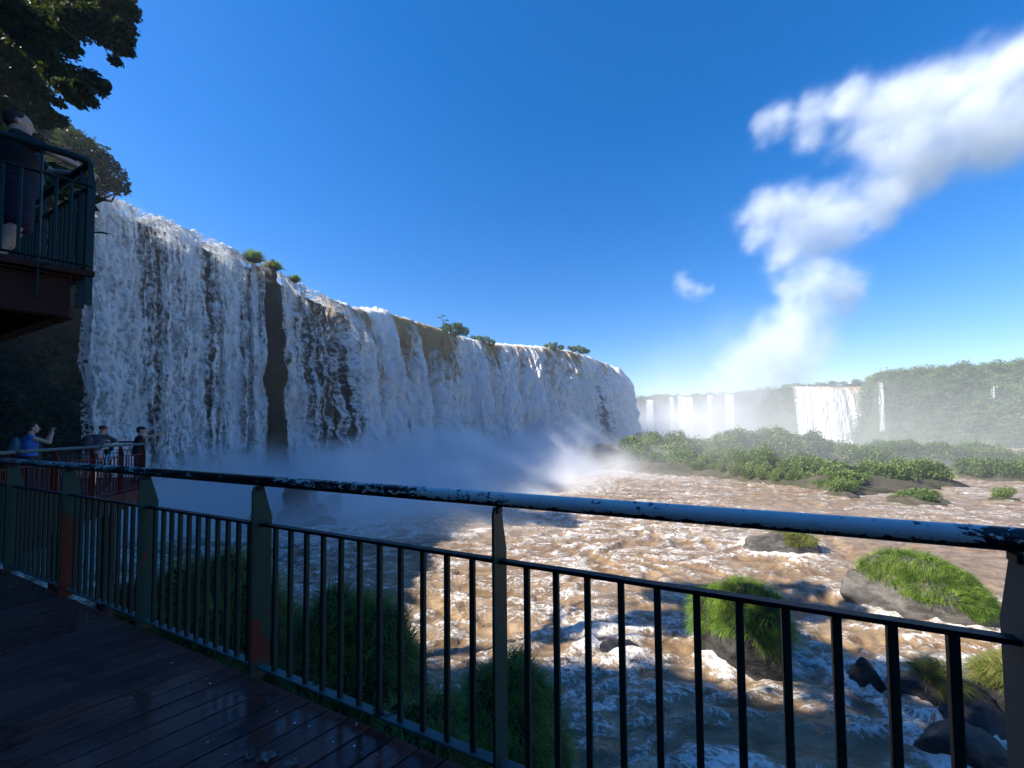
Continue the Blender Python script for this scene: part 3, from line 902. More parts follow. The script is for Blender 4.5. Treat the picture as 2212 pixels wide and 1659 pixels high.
def grass_on(parent, P, F, mat, n, L, wid, seed, zmin, droop=1.1, name='grass_cover', spread=.5, maskfn=None):
    g = np.random.default_rng(seed)
    P = np.asarray(P, float); T = np.array([[f[0], f[1], f[2]] for f in F] + [[f[0], f[2], f[3]] for f in F if len(f) == 4])
    a, b, c = P[T[:, 0]], P[T[:, 1]], P[T[:, 2]]
    nn = np.cross(b - a, c - a); ar = np.linalg.norm(nn, axis=1); nn = nn / (ar[:, None] + 1e-9)
    ok = ((a[:, 2] > zmin) & (nn[:, 2] > -.05)) if maskfn is None else maskfn(a, nn)
    w = ar * ok; w = w / w.sum()
    i = g.choice(len(T), n, p=w)
    u, v = g.random(n), g.random(n); sw = u + v > 1; u[sw] = 1 - u[sw]; v[sw] = 1 - v[sw]
    p0 = a[i] + (b[i] - a[i]) * u[:, None] + (c[i] - a[i]) * v[:, None]
    N = nn[i]
    # blades comb into tufts
    tuft = np.stack([fbm(p0[:, 0] * 1.3, p0[:, 1] * 1.3, p0[:, 2] * 1.3 + 3 * q, 2) for q in range(3)], 1)
    d = N * .75 + np.array([0, 0, .35]) + tuft * .9 + g.normal(size=(n, 3)) * spread * .5
    d /= np.linalg.norm(d, axis=1)[:, None]
    Ls = L * g.uniform(.5, 1.25, n)[:, None]
    q1 = p0 + d * Ls * .4
    d2 = d + np.array([0, 0, -.45 * droop]) ; d2 /= np.linalg.norm(d2, axis=1)[:, None]
    q2 = q1 + d2 * Ls * .35
    d3 = d2 + np.array([0, 0, -.7 * droop]); d3 /= np.linalg.norm(d3, axis=1)[:, None]
    q3 = q2 + d3 * Ls * .35
    s = np.cross(d, np.array([0, 0, 1.]) + g.normal(size=(n, 3)) * .4); s /= np.linalg.norm(s, axis=1)[:, None]; s *= wid
    Vb = np.stack([p0 - s, p0 + s, q1 - s * .9, q1 + s * .9, q2 - s * .6, q2 + s * .6, q3 - s * .08, q3 + s * .08], 1).reshape(-1, 3)
    k = np.arange(n)[:, None] * 8
    Fb = np.concatenate([k + [0, 1, 3, 2], k + [2, 3, 5, 4], k + [4, 5, 7, 6]], 0)
    return mesh_np(name, Vb, Fb, M[mat], parent)

for r in ROCKS:
    e = empty('rock', (r['c'][0], r['c'][1], 0), r['rot']); tag(e, r['label'], r['cat'])
    hh = r['h']
    P, F = boulder_mesh(r['r'], hh, r['seed'], 5 if r['grass'] else 4)
    mesh_np('stone', P, F, M[r['mat']], e)
    if r['grass']:
        m, n, L, zf = r['grass']
        if zf == 'dome':
            grass_on(e, P, F, m, n, L, .008, r['seed'], 0, 1.35, maskfn=lambda a, nn: (nn[:, 2] > -.1) & (a[:, 2] > hh * (.2 + .35 * np.clip(-a[:, 0] / 1.9, 0, 1) * np.clip(-a[:, 1] / 1.9 + .4, 0, 1))))
        elif zf == 'tuft':
            grass_on(e, P, F, m, n, L, .008, r['seed'], 0, 1.0, maskfn=lambda a, nn: (nn[:, 2] > 0) & (np.hypot(a[:, 0] + .05, a[:, 1]) < .42))
        elif zf == 'right':
            grass_on(e, P, F, m, n, L, .011, r['seed'], 0, 1.0, maskfn=lambda a, nn: (nn[:, 2] > 0) & (a[:, 0] > -.2) & (a[:, 2] > .4 * hh))
        elif zf == 'mane':
            rx = r['r'][0]
            grass_on(e, P, F, m, n, L, .008, r['seed'], 0, 1.25, maskfn=lambda a, nn: (nn[:, 2] > .05) & (a[:, 2] > .25 * hh) & (a[:, 0] > -.72 * rx) & (a[:, 2] > hh * (.62 - .35 * (a[:, 0] / rx + .5))))
        else:
            grass_on(e, P, F, m, n, L, .008, r['seed'], zf * hh, 1.25)
for i, (px, py, Yd, rad, h) in enumerate(_fb):
    t = atY(px, py, Yd)
    e = empty('rock', (t[0], t[1], max(t[2] - .3, -.2)), i); tag(e, 'black boulder in the pile where the lacy curtain lands', 'rock', 'boulders at the foot of the falls')
    P, F = boulder_mesh((rad, rad * .9), h, 40 + i)
    mesh_np('stone', P, F, M['boulder'], e)

# ------------------------------------------------------------------ grassy mounds under the walkway
def mound(label, c, r, h, seed, n, L, mat='grass_dark', lean=(0, 0)):
    e = empty('grass_mound', (c[0], c[1], 0)); tag(e, label, 'grass mound')
    bm = bmesh.new(); bmesh.ops.create_icosphere(bm, subdivisions=5, radius=1)
    D = np.array([v.co[:] for v in bm.verts]); F = [[v.index for v in f.verts] for f in bm.faces]; bm.free()
    q = np.abs(D[:, 2]) ** .75 * np.sign(D[:, 2])
    nz = 1 + .16 * fbm(D[:, 0] * 1.6 + seed, D[:, 1] * 1.6, D[:, 2] * 1.6, 4)
    P = np.stack([D[:, 0] * r[0], D[:, 1] * r[1], q * h], 1) * nz[:, None]
    mesh_np('soil', P, F, M['soil'], e)
    grass_on(e, P, F, mat, int(n * 1.5), L, .0075, seed, 0.5, 1.3)
    return e
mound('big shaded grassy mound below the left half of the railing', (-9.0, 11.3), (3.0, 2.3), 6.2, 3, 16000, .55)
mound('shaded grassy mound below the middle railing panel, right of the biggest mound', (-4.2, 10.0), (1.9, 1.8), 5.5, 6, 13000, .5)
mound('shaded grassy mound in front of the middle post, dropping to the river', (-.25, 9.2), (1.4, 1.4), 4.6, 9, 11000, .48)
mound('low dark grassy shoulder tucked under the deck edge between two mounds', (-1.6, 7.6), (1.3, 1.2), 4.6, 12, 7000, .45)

# ------------------------------------------------------------------ plants on the lip of the falls
def tuft(px, py, Y, r, h, mat, label, kind='grass tuft', n=500):
    t = atY(px, py, Y)
    e = empty('grass_tuft' if 'grass' in kind else 'bush', tuple(t)); tag(e, label, kind)
    bm = bmesh.new(); bmesh.ops.create_icosphere(bm, subdivisions=2, radius=1)
    D = np.array([v.co[:] for v in bm.verts]); F = [[v.index for v in f.verts] for f in bm.faces]; bm.free()
    P = D * np.array([r, r * .8, h * .3]) - np.array([0, 0, .25])
    mesh_np('root_clump', P, F, M['soil'], e)
    grass_on(e, P, F, mat, n, h, .04, int(px), 0, .8, name='blades', maskfn=lambda a, nn: nn[:, 2] > .1)
tuft(549, 558, 54.5, 1.0, 1.1, 'grass_lit', 'sunlit green grass tuft on the lip at the top of the dark rock pillar')
tuft(592, 577, 57, .8, .9, 'grass_lit', 'smaller grass tuft on the right shoulder of the dark rock pillar')
tuft(636, 604, 60, .6, .8, 'grass_lit', 'single grass tuft in the water on the lip right of the rock pillar')

def bush(label, pts, leafmat, Y, leaf=.13, per=480, seed=1, cat='bush', name='bush', tr=.06):
    cl = [(tuple(atY(px, py, Y + dy)), r) for px, py, r, dy in pts]
    bx_, by_ = pts[0][0], max(p[1] for p in pts) + 10
    b = atY(bx_, by_, Y)
    return make_tree(name, label, cat, tuple(b), cl, leafmat, per, leaf, seed, trunk_r=tr)
bush('leafy rounded bush on the lip beside the thin young tree', [(985, 712, 1.8, 0), (965, 708, 1.3, 0), (1003, 716, 1.3, 1), (990, 704, 1.0, 0), (958, 716, .9, -1)], 'leaf_mid', 93, .17)
bush('low dark bushes creeping along the lip where the curtain bends', [(1035, 732, 1.0, 0), (1050, 735, 1.2, 0), (1063, 740, 1.0, 1), (1022, 729, .7, 0)], 'leaf_mid', 99, .15, seed=3)
bush('scrubby bush with thin twigs on the far lip, left one of two', [(1195, 749, 1.2, 0), (1212, 751, .9, 0), (1180, 747, .7, 0), (1200, 743, .6, 0), (1188, 741, .35, 0)], 'leaf_mid', 110, .17, seed=4)
bush('dark scrubby bush at the far lip where the crest starts to fall away', [(1240, 754, 1.1, 0), (1257, 757, 1.3, 0), (1269, 759, .8, 1), (1230, 751, .6, 0), (1250, 748, .5, 0)], 'leaf_mid', 114, .17, seed=5)
bush('tiny dark bush clinging to the far right end of the curtain', [(1326, 808, .9, 0), (1329, 814, .8, 0), (1323, 803, .5, 0)], 'leaf_mid', 138, .2, seed=6)
# thin young tree with umbrella leaves
b = atY(957, 722, 92)
e = empty('young_tree', tuple(b)); tag(e, 'thin young tree with a few umbrella-shaped leaf clusters standing on the lip', 'tree')
tips = [atY(957, 680, 92) - b, atY(948, 684, 92) - b, atY(965, 690, 92) - b, atY(950, 706, 92) - b]
parts = [tube([(0, 0, -.3), (0, 0, 1.6), tips[0] * .97], [.09, .07, .05], 6)] + [tube([(0, 0, np.dot(t_, [0, 0, .72])), t_], [.05, .03], 5) for t_ in tips[1:]]
mesh_np('trunk', *join(parts), M['bark'], e)
V, F = [], []
g = np.random.default_rng(4)
LV = []
for t_ in tips:
    for a in range(9):
        th = a * .7 + g.uniform(-.2, .2); o = np.array([math.cos(th), math.sin(th), -.35]); s = np.array([-math.sin(th), math.cos(th), 0]) * .16
        L_ = .62
        LV += [t_ + o * .05 - s * .4, t_ + o * .05 + s * .4, t_ + o * L_ + s, t_ + o * L_ - s]
LV = np.array(LV)
mesh_np('crown', LV, np.arange(len(LV)).reshape(-1, 4), M['leaf_mid'], e, smooth=False)

# ------------------------------------------------------------------ big trees at the left
def px_clusters(lst, base_Y, seed, jit):
    g = np.random.default_rng(seed); out = []
    for px, py, r in lst:
        Y_ = base_Y + g.uniform(-jit, jit)
        out.append((tuple(atY(px, py, Y_)), r * Y_ / FOC))
    return out
A_ = [(100, 252, 20), (128, 260, 16), (20, 245, 38), (60, 232, 28), (0, 290, 40), (45, 300, 35), (85, 262, 20), (-80, 30, 60), (-30, 10, 55), (10, 20, 50), (60, 10, 55), (110, 10, 48), (160, 8, 42), (205, 5, 42), (250, 8, 38), (272, 20, 24), (60, 70, 48), (110, 60, 42), (160, 50, 36), (205, 45, 34),
      (245, 55, 28), (270, 62, 20), (280, 88, 12), (255, 100, 20), (278, 112, 12), (250, 132, 12), (225, 85, 20), (140, 95, 26), (100, 120, 34), (50, 130, 42), (5, 110, 48), (120, 165, 26), (160, 165, 24),
      (195, 170, 20), (215, 190, 17), (228, 182, 10), (180, 195, 20), (195, 218, 15), (160, 212, 18), (140, 190, 20), (60, 185, 34), (20, 180, 40), (90, 200, 20), (-50, 150, 60), (-40, 90, 60), (30, 225, 30), (125, 222, 12), (100, 235, 12), (175, 228, 10)]
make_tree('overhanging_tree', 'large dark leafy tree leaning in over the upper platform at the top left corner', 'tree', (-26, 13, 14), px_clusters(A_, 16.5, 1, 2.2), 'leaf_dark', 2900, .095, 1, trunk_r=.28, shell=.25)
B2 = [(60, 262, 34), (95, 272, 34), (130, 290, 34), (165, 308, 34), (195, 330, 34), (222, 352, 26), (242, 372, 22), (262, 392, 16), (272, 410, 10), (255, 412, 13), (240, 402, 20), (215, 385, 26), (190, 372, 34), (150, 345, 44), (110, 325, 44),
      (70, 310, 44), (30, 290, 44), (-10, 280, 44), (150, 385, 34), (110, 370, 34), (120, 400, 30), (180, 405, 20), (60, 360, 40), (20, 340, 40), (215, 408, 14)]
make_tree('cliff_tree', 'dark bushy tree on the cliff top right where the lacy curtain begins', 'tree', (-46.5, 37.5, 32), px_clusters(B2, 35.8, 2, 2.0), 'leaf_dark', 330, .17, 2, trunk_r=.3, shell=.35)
# dark plants hanging over the cliff face at the left
g = np.random.default_rng(8)
sel = np.where((Qc[:, 1] > 20) & (pxc < 176) & (Qc[:, 1] < 41))[0]
P = []
for _ in range(2200):
    i = g.choice(sel); j = g.integers(3, NVc)
    P.append((CLIFF_ROWS[i, j] + g.normal(size=3) * .3, g.uniform(.5, 1.3)))
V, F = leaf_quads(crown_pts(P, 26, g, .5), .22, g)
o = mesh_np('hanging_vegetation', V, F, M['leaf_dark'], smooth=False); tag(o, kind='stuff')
# forest along the cliff top (casts the long shade over the walkway)
P = []
for _ in range(420):
    i = g.integers(0, 330)
    if Qc[i, 1] > 6: continue
    q = Qc[i]; off = -g.uniform(0, 16)
    P.append(((q[0] + Nc[i, 0] * off, q[1] + Nc[i, 1] * off, q[2] + 1 + g.uniform(0, 4.5)), g.uniform(1.6, 3)))
V, F = leaf_quads(crown_pts(P, 16, g, .3), .5, g)
o = mesh_np('cliff_top_forest', V, F, M['leaf_dark'], smooth=False); tag(o, kind='stuff')
S_ = []  # crown of an unseen tree, added to keep the deck in shade
for _ in range(46):
    S_.append(((g.uniform(-27, -9), g.uniform(-1, 10), g.uniform(17.5, 29)), g.uniform(1.8, 3.0)))
S_ = [s for s in S_ if s[0][0] / max(s[0][1], .1) < -1.75 or s[0][1] < 1]
T_ = []  # unseen added crown, clumps set along the sun direction to shade near water
while len(T_) < 90:
    z_ = g.uniform(14, 30); tx, ty = g.uniform(-4, 8), g.uniform(9.5, 14.8)
    p_ = np.array([tx, ty, 0]) + sdir * z_ / sdir[2]; d_ = p_ - EYE
    q_ = CX + FOC * (d_ @ RT) / (d_ @ FW)
    if q_ < -60: T_.append((tuple(p_), g.uniform(1.3, 2.2)))
make_tree('tree', 'tall dark off-frame tree added on the left bank to shade the near river', 'tree', (-30, 9, 2), T_, 'leaf_dark', 190, .22, 15, trunk_r=.45, shell=.2)
make_tree('tree', 'dark spreading off-frame tree added beside the platforms to shade the walkway', 'tree', (-20, 1, 6), S_, 'leaf_dark', 130, .28, 5, trunk_r=.5, shell=.2)
#PART4
# ------------------------------------------------------------------ box / bar helpers
def obox(c, ax, ay, az, hx, hy, hz):
    c = np.asarray(c, float); ax = np.asarray(ax, float); ay = np.asarray(ay, float); az = np.asarray(az, float)
    V = [c + ax * hx * a + ay * hy * b + az * hz * d for d in (-1, 1) for a, b in ((-1, -1), (1, -1), (1, 1), (-1, 1))]
    F = [[0, 3, 2, 1], [4, 5, 6, 7], [0, 1, 5, 4], [1, 2, 6, 5], [2, 3, 7, 6], [3, 0, 4, 7]]
    return V, F

def bevel(o, w=.003, s=2):
    m = o.modifiers.new('bevel', 'BEVEL'); m.width = w; m.segments = s; m.limit_method = 'ANGLE'
    return o

def frame_at(path, s):
    seg = np.diff(path, axis=0); L = np.linalg.norm(seg, axis=1); cs = np.concatenate([[0], np.cumsum(L)])
    i = int(np.clip(np.searchsorted(cs, s, side='right') - 1, 0, len(L) - 1))
    d = seg[i] / L[i]
    p = path[i] + d * (s - cs[i])
    return p, d, cs[-1]

def plate_post(p, u, v, z0, z1, half=.06, inner=1):
    """flat plate standing across the railing, cut back at the top on its outer side"""
    prof = [(-half, z0), (half, z0), (half, z1 - .20), (half * .12, z1), (-half * .8, z1), (-half, z1 - .03)]
    t = .006
    V = []
    for s in (-t, t):
        for a, z in prof: V.append([p[0] + v[0] * a + u[0] * s, p[1] + v[1] * a + u[1] * s, z])
    n = len(prof)
    F = [list(range(n))[::-1], [n + k for k in range(n)]] + [[k, (k + 1) % n, n + (k + 1) % n, n + k] for k in range(n)]
    return V, F

def railing(name, label, path, z, post_s, bar_s, outward, group=None, mats=None, rail_mat='handrail', tube_r=.032, covf=None, bar_w=.012, foot=.05, post_mat_fn=None, bar_mat='green2', half=.06, leans=None, low=True):
    """z = top of deck; path in plan; outward = side of the drop (+1: rotate dir -90)"""
    path = np.asarray(path, float)
    e = empty(name, (path[0][0], path[0][1], z)); tag(e, label, 'railing', group)
    o3 = np.array([path[0][0], path[0][1], z])
    zt, zm, zb = z + 1.165, z + .90, z + .05
    Ltot = frame_at(path, 0)[2]
    # handrail tube
    n = max(30, int(Ltot / .05)); S = np.linspace(0, Ltot, n); V = []; F = []; A = []; seg = 20
    pts = np.array([frame_at(path, s)[0] for s in S])
    for _ in range(3): pts[1:-1] = .25 * pts[:-2] + .5 * pts[1:-1] + .25 * pts[2:]
    for i in range(n):
        d = pts[min(i + 1, n - 1)] - pts[max(i - 1, 0)]; d /= np.linalg.norm(d)
        w = np.array([d[1], -d[0]])
        for k in range(seg):
            th = 2 * math.pi * k / seg
            V.append([pts[i][0] + w[0] * math.cos(th) * tube_r - o3[0], pts[i][1] + w[1] * math.cos(th) * tube_r - o3[1], zt + math.sin(th) * tube_r - z])
            A.append((covf(pts[i][0]) if covf else .42) - .20 * float(sstep(-.15, -.8, math.sin(th))))  # underside darker: worn paint, and the tube's shaded lower side put into colour
    F = [[i * seg + k, i * seg + (k + 1) % seg, (i + 1) * seg + (k + 1) % seg, (i + 1) * seg + k] for i in range(n - 1) for k in range(seg)]
    F += [list(range(seg))[::-1], [(n - 1) * seg + k for k in range(seg)]]
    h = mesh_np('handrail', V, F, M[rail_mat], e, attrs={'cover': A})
    # flats
    for nm, zz, hw, hh, off, mt in (('mid_rail', zm, .02, .0075, 0, 'black' if bar_mat == 'green2' else bar_mat), ('bottom_rail', zb, .024, .006, .0, 'sill' if bar_mat == 'green2' else bar_mat)):
        parts = []
        for a, b in zip(path[:-1], path[1:]):
            m_ = (a + b) / 2; d = b - a; L = np.linalg.norm(d); d = d / L
            w = np.array([d[1], -d[0]])
            nseg = max(1, int(L / .25)) if nm == 'mid_rail' else 1
            for q in range(nseg):
                c = a + d * L * (q + .5) / nseg
                parts.append(obox((c[0] - o3[0], c[1] - o3[1], zz - z), (*d, 0), (*w, 0), (0, 0, 1), L / nseg / 2 + .0005, hw, hh + (.0006 if q % 2 else 0)))
        bevel(mesh_np(nm, *join(parts), M[mt], e, smooth=False), .002)
    for i, s in enumerate(post_s):
        p, d, _ = frame_at(path, s); w = np.array([d[1], -d[0]]) * outward
        V, F = plate_post(p, d, w, z - foot, zt - tube_r + .004, half)
        V = np.array(V) - o3
        mt = post_mat_fn(i) if post_mat_fn else 'green'
        po = bevel(mesh_np('post', V, F, M[mt], e, smooth=False), .0015)
        if tube_r > .03:
            c = np.array([p[0] - o3[0], p[1] - o3[1], zt - z - tube_r - .012])
            bevel(mesh_np('bracket', *obox(c - np.array([*w, 0]) * .015, (*d, 0), (*w, 0), (0, 0, 1), .014, .022, .012), M['black'], po, smooth=False), .003)
    bar_me = None
    for i, s in enumerate(bar_s):
        p, d, _ = frame_at(path, s); w = np.array([d[1], -d[0]])
        if bar_me is None:
            V, F = obox((0, 0, (zm + zb) / 2 - z), (1, 0, 0), (0, 1, 0), (0, 0, 1), bar_w, bar_w, (zm - zb) / 2 - .006)
            b_ = mesh_np('bar', V, F, M[bar_mat], e, smooth=False); bevel(b_, .004, 3)
            dg = bpy.context.evaluated_depsgraph_get()
            me = bpy.data.meshes.new_from_object(b_.evaluated_get(dg)); b_.modifiers.clear(); b_.data = me
            me.polygons.foreach_set('use_smooth', np.zeros(len(me.polygons), dtype=bool))
            bar_me = me
        else:
            b_ = bpy.data.objects.new('bar', bar_me); link(b_, e)
        b_.location = (p[0] - o3[0], p[1] - o3[1], 0)
        b_.rotation_euler = ((leans(i)[0] if leans else 0), (leans(i)[1] if leans else 0), math.atan2(d[1], d[0]))
    return e

# ------------------------------------------------------------------ our walkway and its railing
DZ = 8.53
U2 = np.array([-.905, .425]); U2 /= np.linalg.norm(U2); V2 = np.array([.425, .905]); V2 /= np.linalg.norm(V2)
A0 = np.array([1.351, 1.03])
def onrail(x): return A0 + U2 * ((x - A0[0]) / U2[0])
postX = [4.25, 2.80, 1.335, -.06, -1.546, -2.80, -4.08, -5.40, -6.75]
P0 = onrail(postX[0]) ; path = [P0, onrail(-7.3)]
sofx = lambda x: (x - postX[0]) / U2[0]
ps = [sofx(x) for x in postX]
bs = []
for a, b in zip(ps[:-1], ps[1:]):
    bs += [a + (b - a) * k / 12 for k in range(1, 12)]
def cov_main(x):
    px = CX + FOC * x / (onrail(x)[1])
    return float(np.interp(px, [0, 200, 330, 420, 560, 700, 850, 960, 1060, 1300, 1900, 2040, 2130, 2212, 2600], [.46, .44, .40, .37, .38, .42, .45, .48, .53, .56, .55, .52, .44, .45, .47]))
pm = ['greypaint', 'greypaint', 'greypaint', 'green', 'rusty', 'green', 'rusty', 'green', 'green']
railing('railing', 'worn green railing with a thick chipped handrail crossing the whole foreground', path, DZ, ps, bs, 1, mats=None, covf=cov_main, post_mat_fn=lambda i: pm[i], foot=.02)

# planks
ang = R(48); pd = np.array([math.cos(ang), math.sin(ang)]); pnrm = np.array([-pd[1], pd[0]])
bm = bmesh.new()
lay = None
pitch = .141; tone = {}
g = np.random.default_rng(3)
c0 = np.array([-.43, 1.857])
VV, FF, TT = [], [], []
for k in range(-42, 62):
    c = c0 + pnrm * (k + .5) * pitch
    V, F = obox((c[0], c[1], DZ - .02 - g.uniform(0, .002)), (*pd, 0), (*pnrm, 0), (0, 0, 1), 9, pitch / 2 - .0045, .018)
    kk = len(VV); VV += [tuple(v) for v in V]; FF += [[i + kk for i in f] for f in F]
for v in VV: bm.verts.new(v)
bm.verts.ensure_lookup_table()
for f in FF: bm.faces.new([bm.verts[i] for i in f])
def cut(bm, p, n):
    geom = bm.verts[:] + bm.edges[:] + bm.faces[:]
    r = bmesh.ops.bisect_plane(bm, geom=geom, plane_co=(*p, 0), plane_no=(*n, 0), clear_outer=True)
    bmesh.ops.holes_fill(bm, edges=[e_ for e_ in r['geom_cut'] if isinstance(e_, bmesh.types.BMEdge)])
inn = A0 - V2 * .028
cut(bm, inn, V2); cut(bm, A0 - V2 * 4.2, -V2); cut(bm, A0 - U2 * 4.5, -U2)
cut(bm, (-9.6, 3.4), (-.75, .66))
bmesh.ops.bevel(bm, geom=[e_ for e_ in bm.edges if e_.calc_length() > .3 and e_.verts[0].co.z > DZ - .006 and e_.verts[1].co.z > DZ - .006], offset=.003, segments=1, affect='EDGES')
me = bpy.data.meshes.new('walkway'); bm.to_mesh(me); bm.free()
me.materials.append(M['planks'])
cc = np.zeros(len(me.vertices) * 3); me.vertices.foreach_get('co', cc); cc = cc.reshape(-1, 3)
kid = np.floor(((cc[:, :2] - c0) @ pnrm) / pitch).astype(int)
at = me.attributes.new('tone', 'FLOAT', 'POINT'); at.data.foreach_set('value', (np.modf(np.abs(np.sin(kid * 12.9898) * 43758.5453))[0]).astype(np.float32))
wk = bpy.data.objects.new('walkway', me); link(wk); tag(wk, kind='structure')
# joists and edge beam under the planks, and screw heads on them
parts = []
for off in (.10, 1.3, 2.6, 3.9):
    c = A0 - V2 * off + U2 * 2.3
    parts.append(obox((c[0], c[1], DZ - .14), (*U2, 0), (*V2, 0), (0, 0, 1), 6.8, .05, .10))
mesh_np('beam', *join(parts), M['girder'], wk, smooth=False)
parts = []
for k in range(-30, 50):
    for off in (.16, .42, .95, 1.5):
        # intersection of plank centre line with the joist line
        c = c0 + pnrm * (k + .5) * pitch
        t_ = ((A0 - V2 * off - c) @ V2) / (pd @ V2)
        for dd in ((-.03, .03) if off != .42 else (0,)):
            if g.random() < .45: continue
            q = c + pd * t_ + pnrm * dd + g.normal(size=2) * .006
            if (q - inn) @ V2 > -.02: continue
            r_ = .0042 * g.uniform(.7, 1.3)
            ring = [(q[0] + math.cos(a) * r_, q[1] + math.sin(a) * r_, DZ + .0015) for a in np.linspace(0, 6.283, 9)[:-1]]
            parts.append((ring + [(q[0] + math.cos(a) * r_, q[1] + math.sin(a) * r_, DZ - .004) for a in np.linspace(0, 6.283, 9)[:-1]],
                          [list(range(8))] + [[i, i + 8, (i + 1) % 8 + 8, (i + 1) % 8] for i in range(8)]))
so_ = mesh_np('screw_heads', *join(parts), M['steel'], wk, smooth=False); tag(so_, kind='stuff')
# fallen leaves on the planks
M['wetleaf'] = mat_simple('wet_leaf', (.05, .035, .02), (.12, .10, .08), 30, .25, .4, .003)
def leaf(px, py, L, rot, label):
    t = atZ(px, py, DZ + .004)
    e_bm = []; n = 14
    V, F = [], []
    gl = np.random.default_rng(int(px))
    for i in range(n + 1):
        u = i / n; w = L * .34 * math.sin(math.pi * u ** .8) * (1 + .25 * math.sin(u * 19 + px)) + .001
        for s in (-1, 0, 1):
            V.append(((u - .5) * L, s * w, .004 + abs(s) * .007 * math.sin(u * 7 + px) ** 2 + .004 * math.sin(u * 5)))
    for i in range(n):
        for s in (0, 1): F.append([i * 3 + s, i * 3 + s + 1, i * 3 + s + 4, i * 3 + s + 3])
    o = mesh_np('fallen_leaf', V, F, M['wetleaf']); o.location = (t[0], t[1], DZ + .002); o.rotation_euler = (0, 0, rot)
    tag(o, label, 'leaf'); return o
leaf(578, 1636, .09, .7, 'curled grey wet leaf on the planks at the bottom middle')
leaf(631, 1650, .075, 1.4, 'small dark leaf on the planks at the bottom edge, right of the curled grey leaf')
leaf(768, 1567, .04, .3, 'tiny dark leaf on the planks near the middle of the deck edge')
leaf(540, 1630, .07, 2.3, 'brown leaf scrap left of the curled grey wet leaf')

# ------------------------------------------------------------------ middle platform
def slab(name, poly, z, th, mat, parent=None):
    n = len(poly); V = [(x, y, z) for x, y in poly] + [(x, y, z - th) for x, y in poly]
    F = [list(range(n)), [2 * n - 1 - k for k in range(n)]] + [[k, k + n, (k + 1) % n + n, (k + 1) % n] for k in range(n)]
    return bevel(mesh_np(name, V, F, M[mat], parent, smooth=False), .004)
mp = [(-7.45, 5.12), (-8.35, 6.7), (-9.1, 8.5), (-9.85, 10.35), (-12.5, 12.95), (-17, 12.5), (-17.5, 8), (-10.5, 3.6)]
e = empty('middle_platform', (-11, 8.5, DZ)); tag(e, 'lower viewing platform with people, at the left end of the walkway', 'platform')
sl_ = slab('deck', [(x + 11, y - 8.5) for x, y in mp], -.004, .07, 'girder', e)
parts = []
q = [np.array(p) for p in mp]
cen = np.mean(q, 0)
for a, b in zip(q[:6], q[1:6] + [q[6]]):
    a2 = a + (cen - a) / np.linalg.norm(cen - a) * .06; b2 = b + (cen - b) / np.linalg.norm(cen - b) * .06
    m_ = (a2 + b2) / 2 - np.array([11 * -1, 8.5]); d = b2 - a2; L = np.linalg.norm(d); d /= L
    parts.append(obox((m_[0], m_[1], -.235), (*d, 0), (d[1], -d[0], 0), (0, 0, 1), L / 2, .03, .16))
mesh_np('beam', *join(parts), M['girder'], e, smooth=False)
for k, (x, y) in enumerate([(-9.6, 9.2), (-13.5, 11.5), (-13, 7.5)]):
    V, F = tube([(x + 11, y - 8.5, -9.5), (x + 11, y - 8.5, -.08)], .14, 10)
    mesh_np('pile', V, F, M['girder'], e)
near = np.array([(-7.45, 5.12), (-8.35, 6.7), (-9.1, 8.5), (-9.85, 10.35)]) ; inn_ = near + np.array([-.06, .02])
Ln = frame_at(inn_, 0)[2]
railing('railing', 'red-posted railing on the near side of the lower viewing platform', inn_, DZ, [0.05, 1.25, 2.45, 3.6, 4.7, Ln - .02], [.17 + .125 * k for k in range(int((Ln - .3) / .125))], 1,
        post_mat_fn=lambda i: 'redpaint', bar_mat='redpaint', rail_mat='sill', tube_r=.03, bar_w=.009, half=.05)
far_ = np.array([(-10.05, 10.5), (-12.5, 12.85), (-16.9, 12.4)])
Lf = frame_at(far_, 0)[2]
railing('railing', 'dark railing along the far side of the lower viewing platform, against the lacy curtain', far_, DZ, [.6, 1.9, 3.35, 4.8, 6.3, 7.7], [.2 + .14 * k for k in range(int((Lf - .3) / .14))], 1,
        post_mat_fn=lambda i: 'redpaint' if i in (1,) else 'green2', bar_mat='black', rail_mat='black', tube_r=.028, bar_w=.009, half=.06)
# stainless gate posts
for px, py, hgt, r_, lab in [(229, 1067, 1.07, .034, 'tall polished steel tube standing nearest the corner of the lower platform'),
                             (203, 1073, .98, .026, 'thinner polished steel tube standing left of the tall one on the lower platform'),
                             (238, 1052, 1.12, .034, 'polished steel tube with a black clamp just behind the tall one on the lower platform')]:
    t = atZ(px, py, DZ)
    e = empty('steel_post', tuple(t)); tag(e, lab, 'steel post')
    V, F = tube([(0, 0, .012), (0, 0, hgt)], r_, 16); mesh_np('tube', V, F, M['steel'], e)
    V, F = tube([(0, 0, 0), (0, 0, .014)], .10, 20); mesh_np('base_plate', V, F, M['steel'], e, smooth=False)
    V, F = tube([(0, 0, hgt - .10), (0, 0, hgt + .01)], r_ + .016, 14); mesh_np('cap', V, F, M['black'], e, smooth=False)
    V, F = tube([(0, 0, hgt - .2), (.22, .1, hgt - .2)], .018, 8); mesh_np('arm', V, F, M['steel'], e)

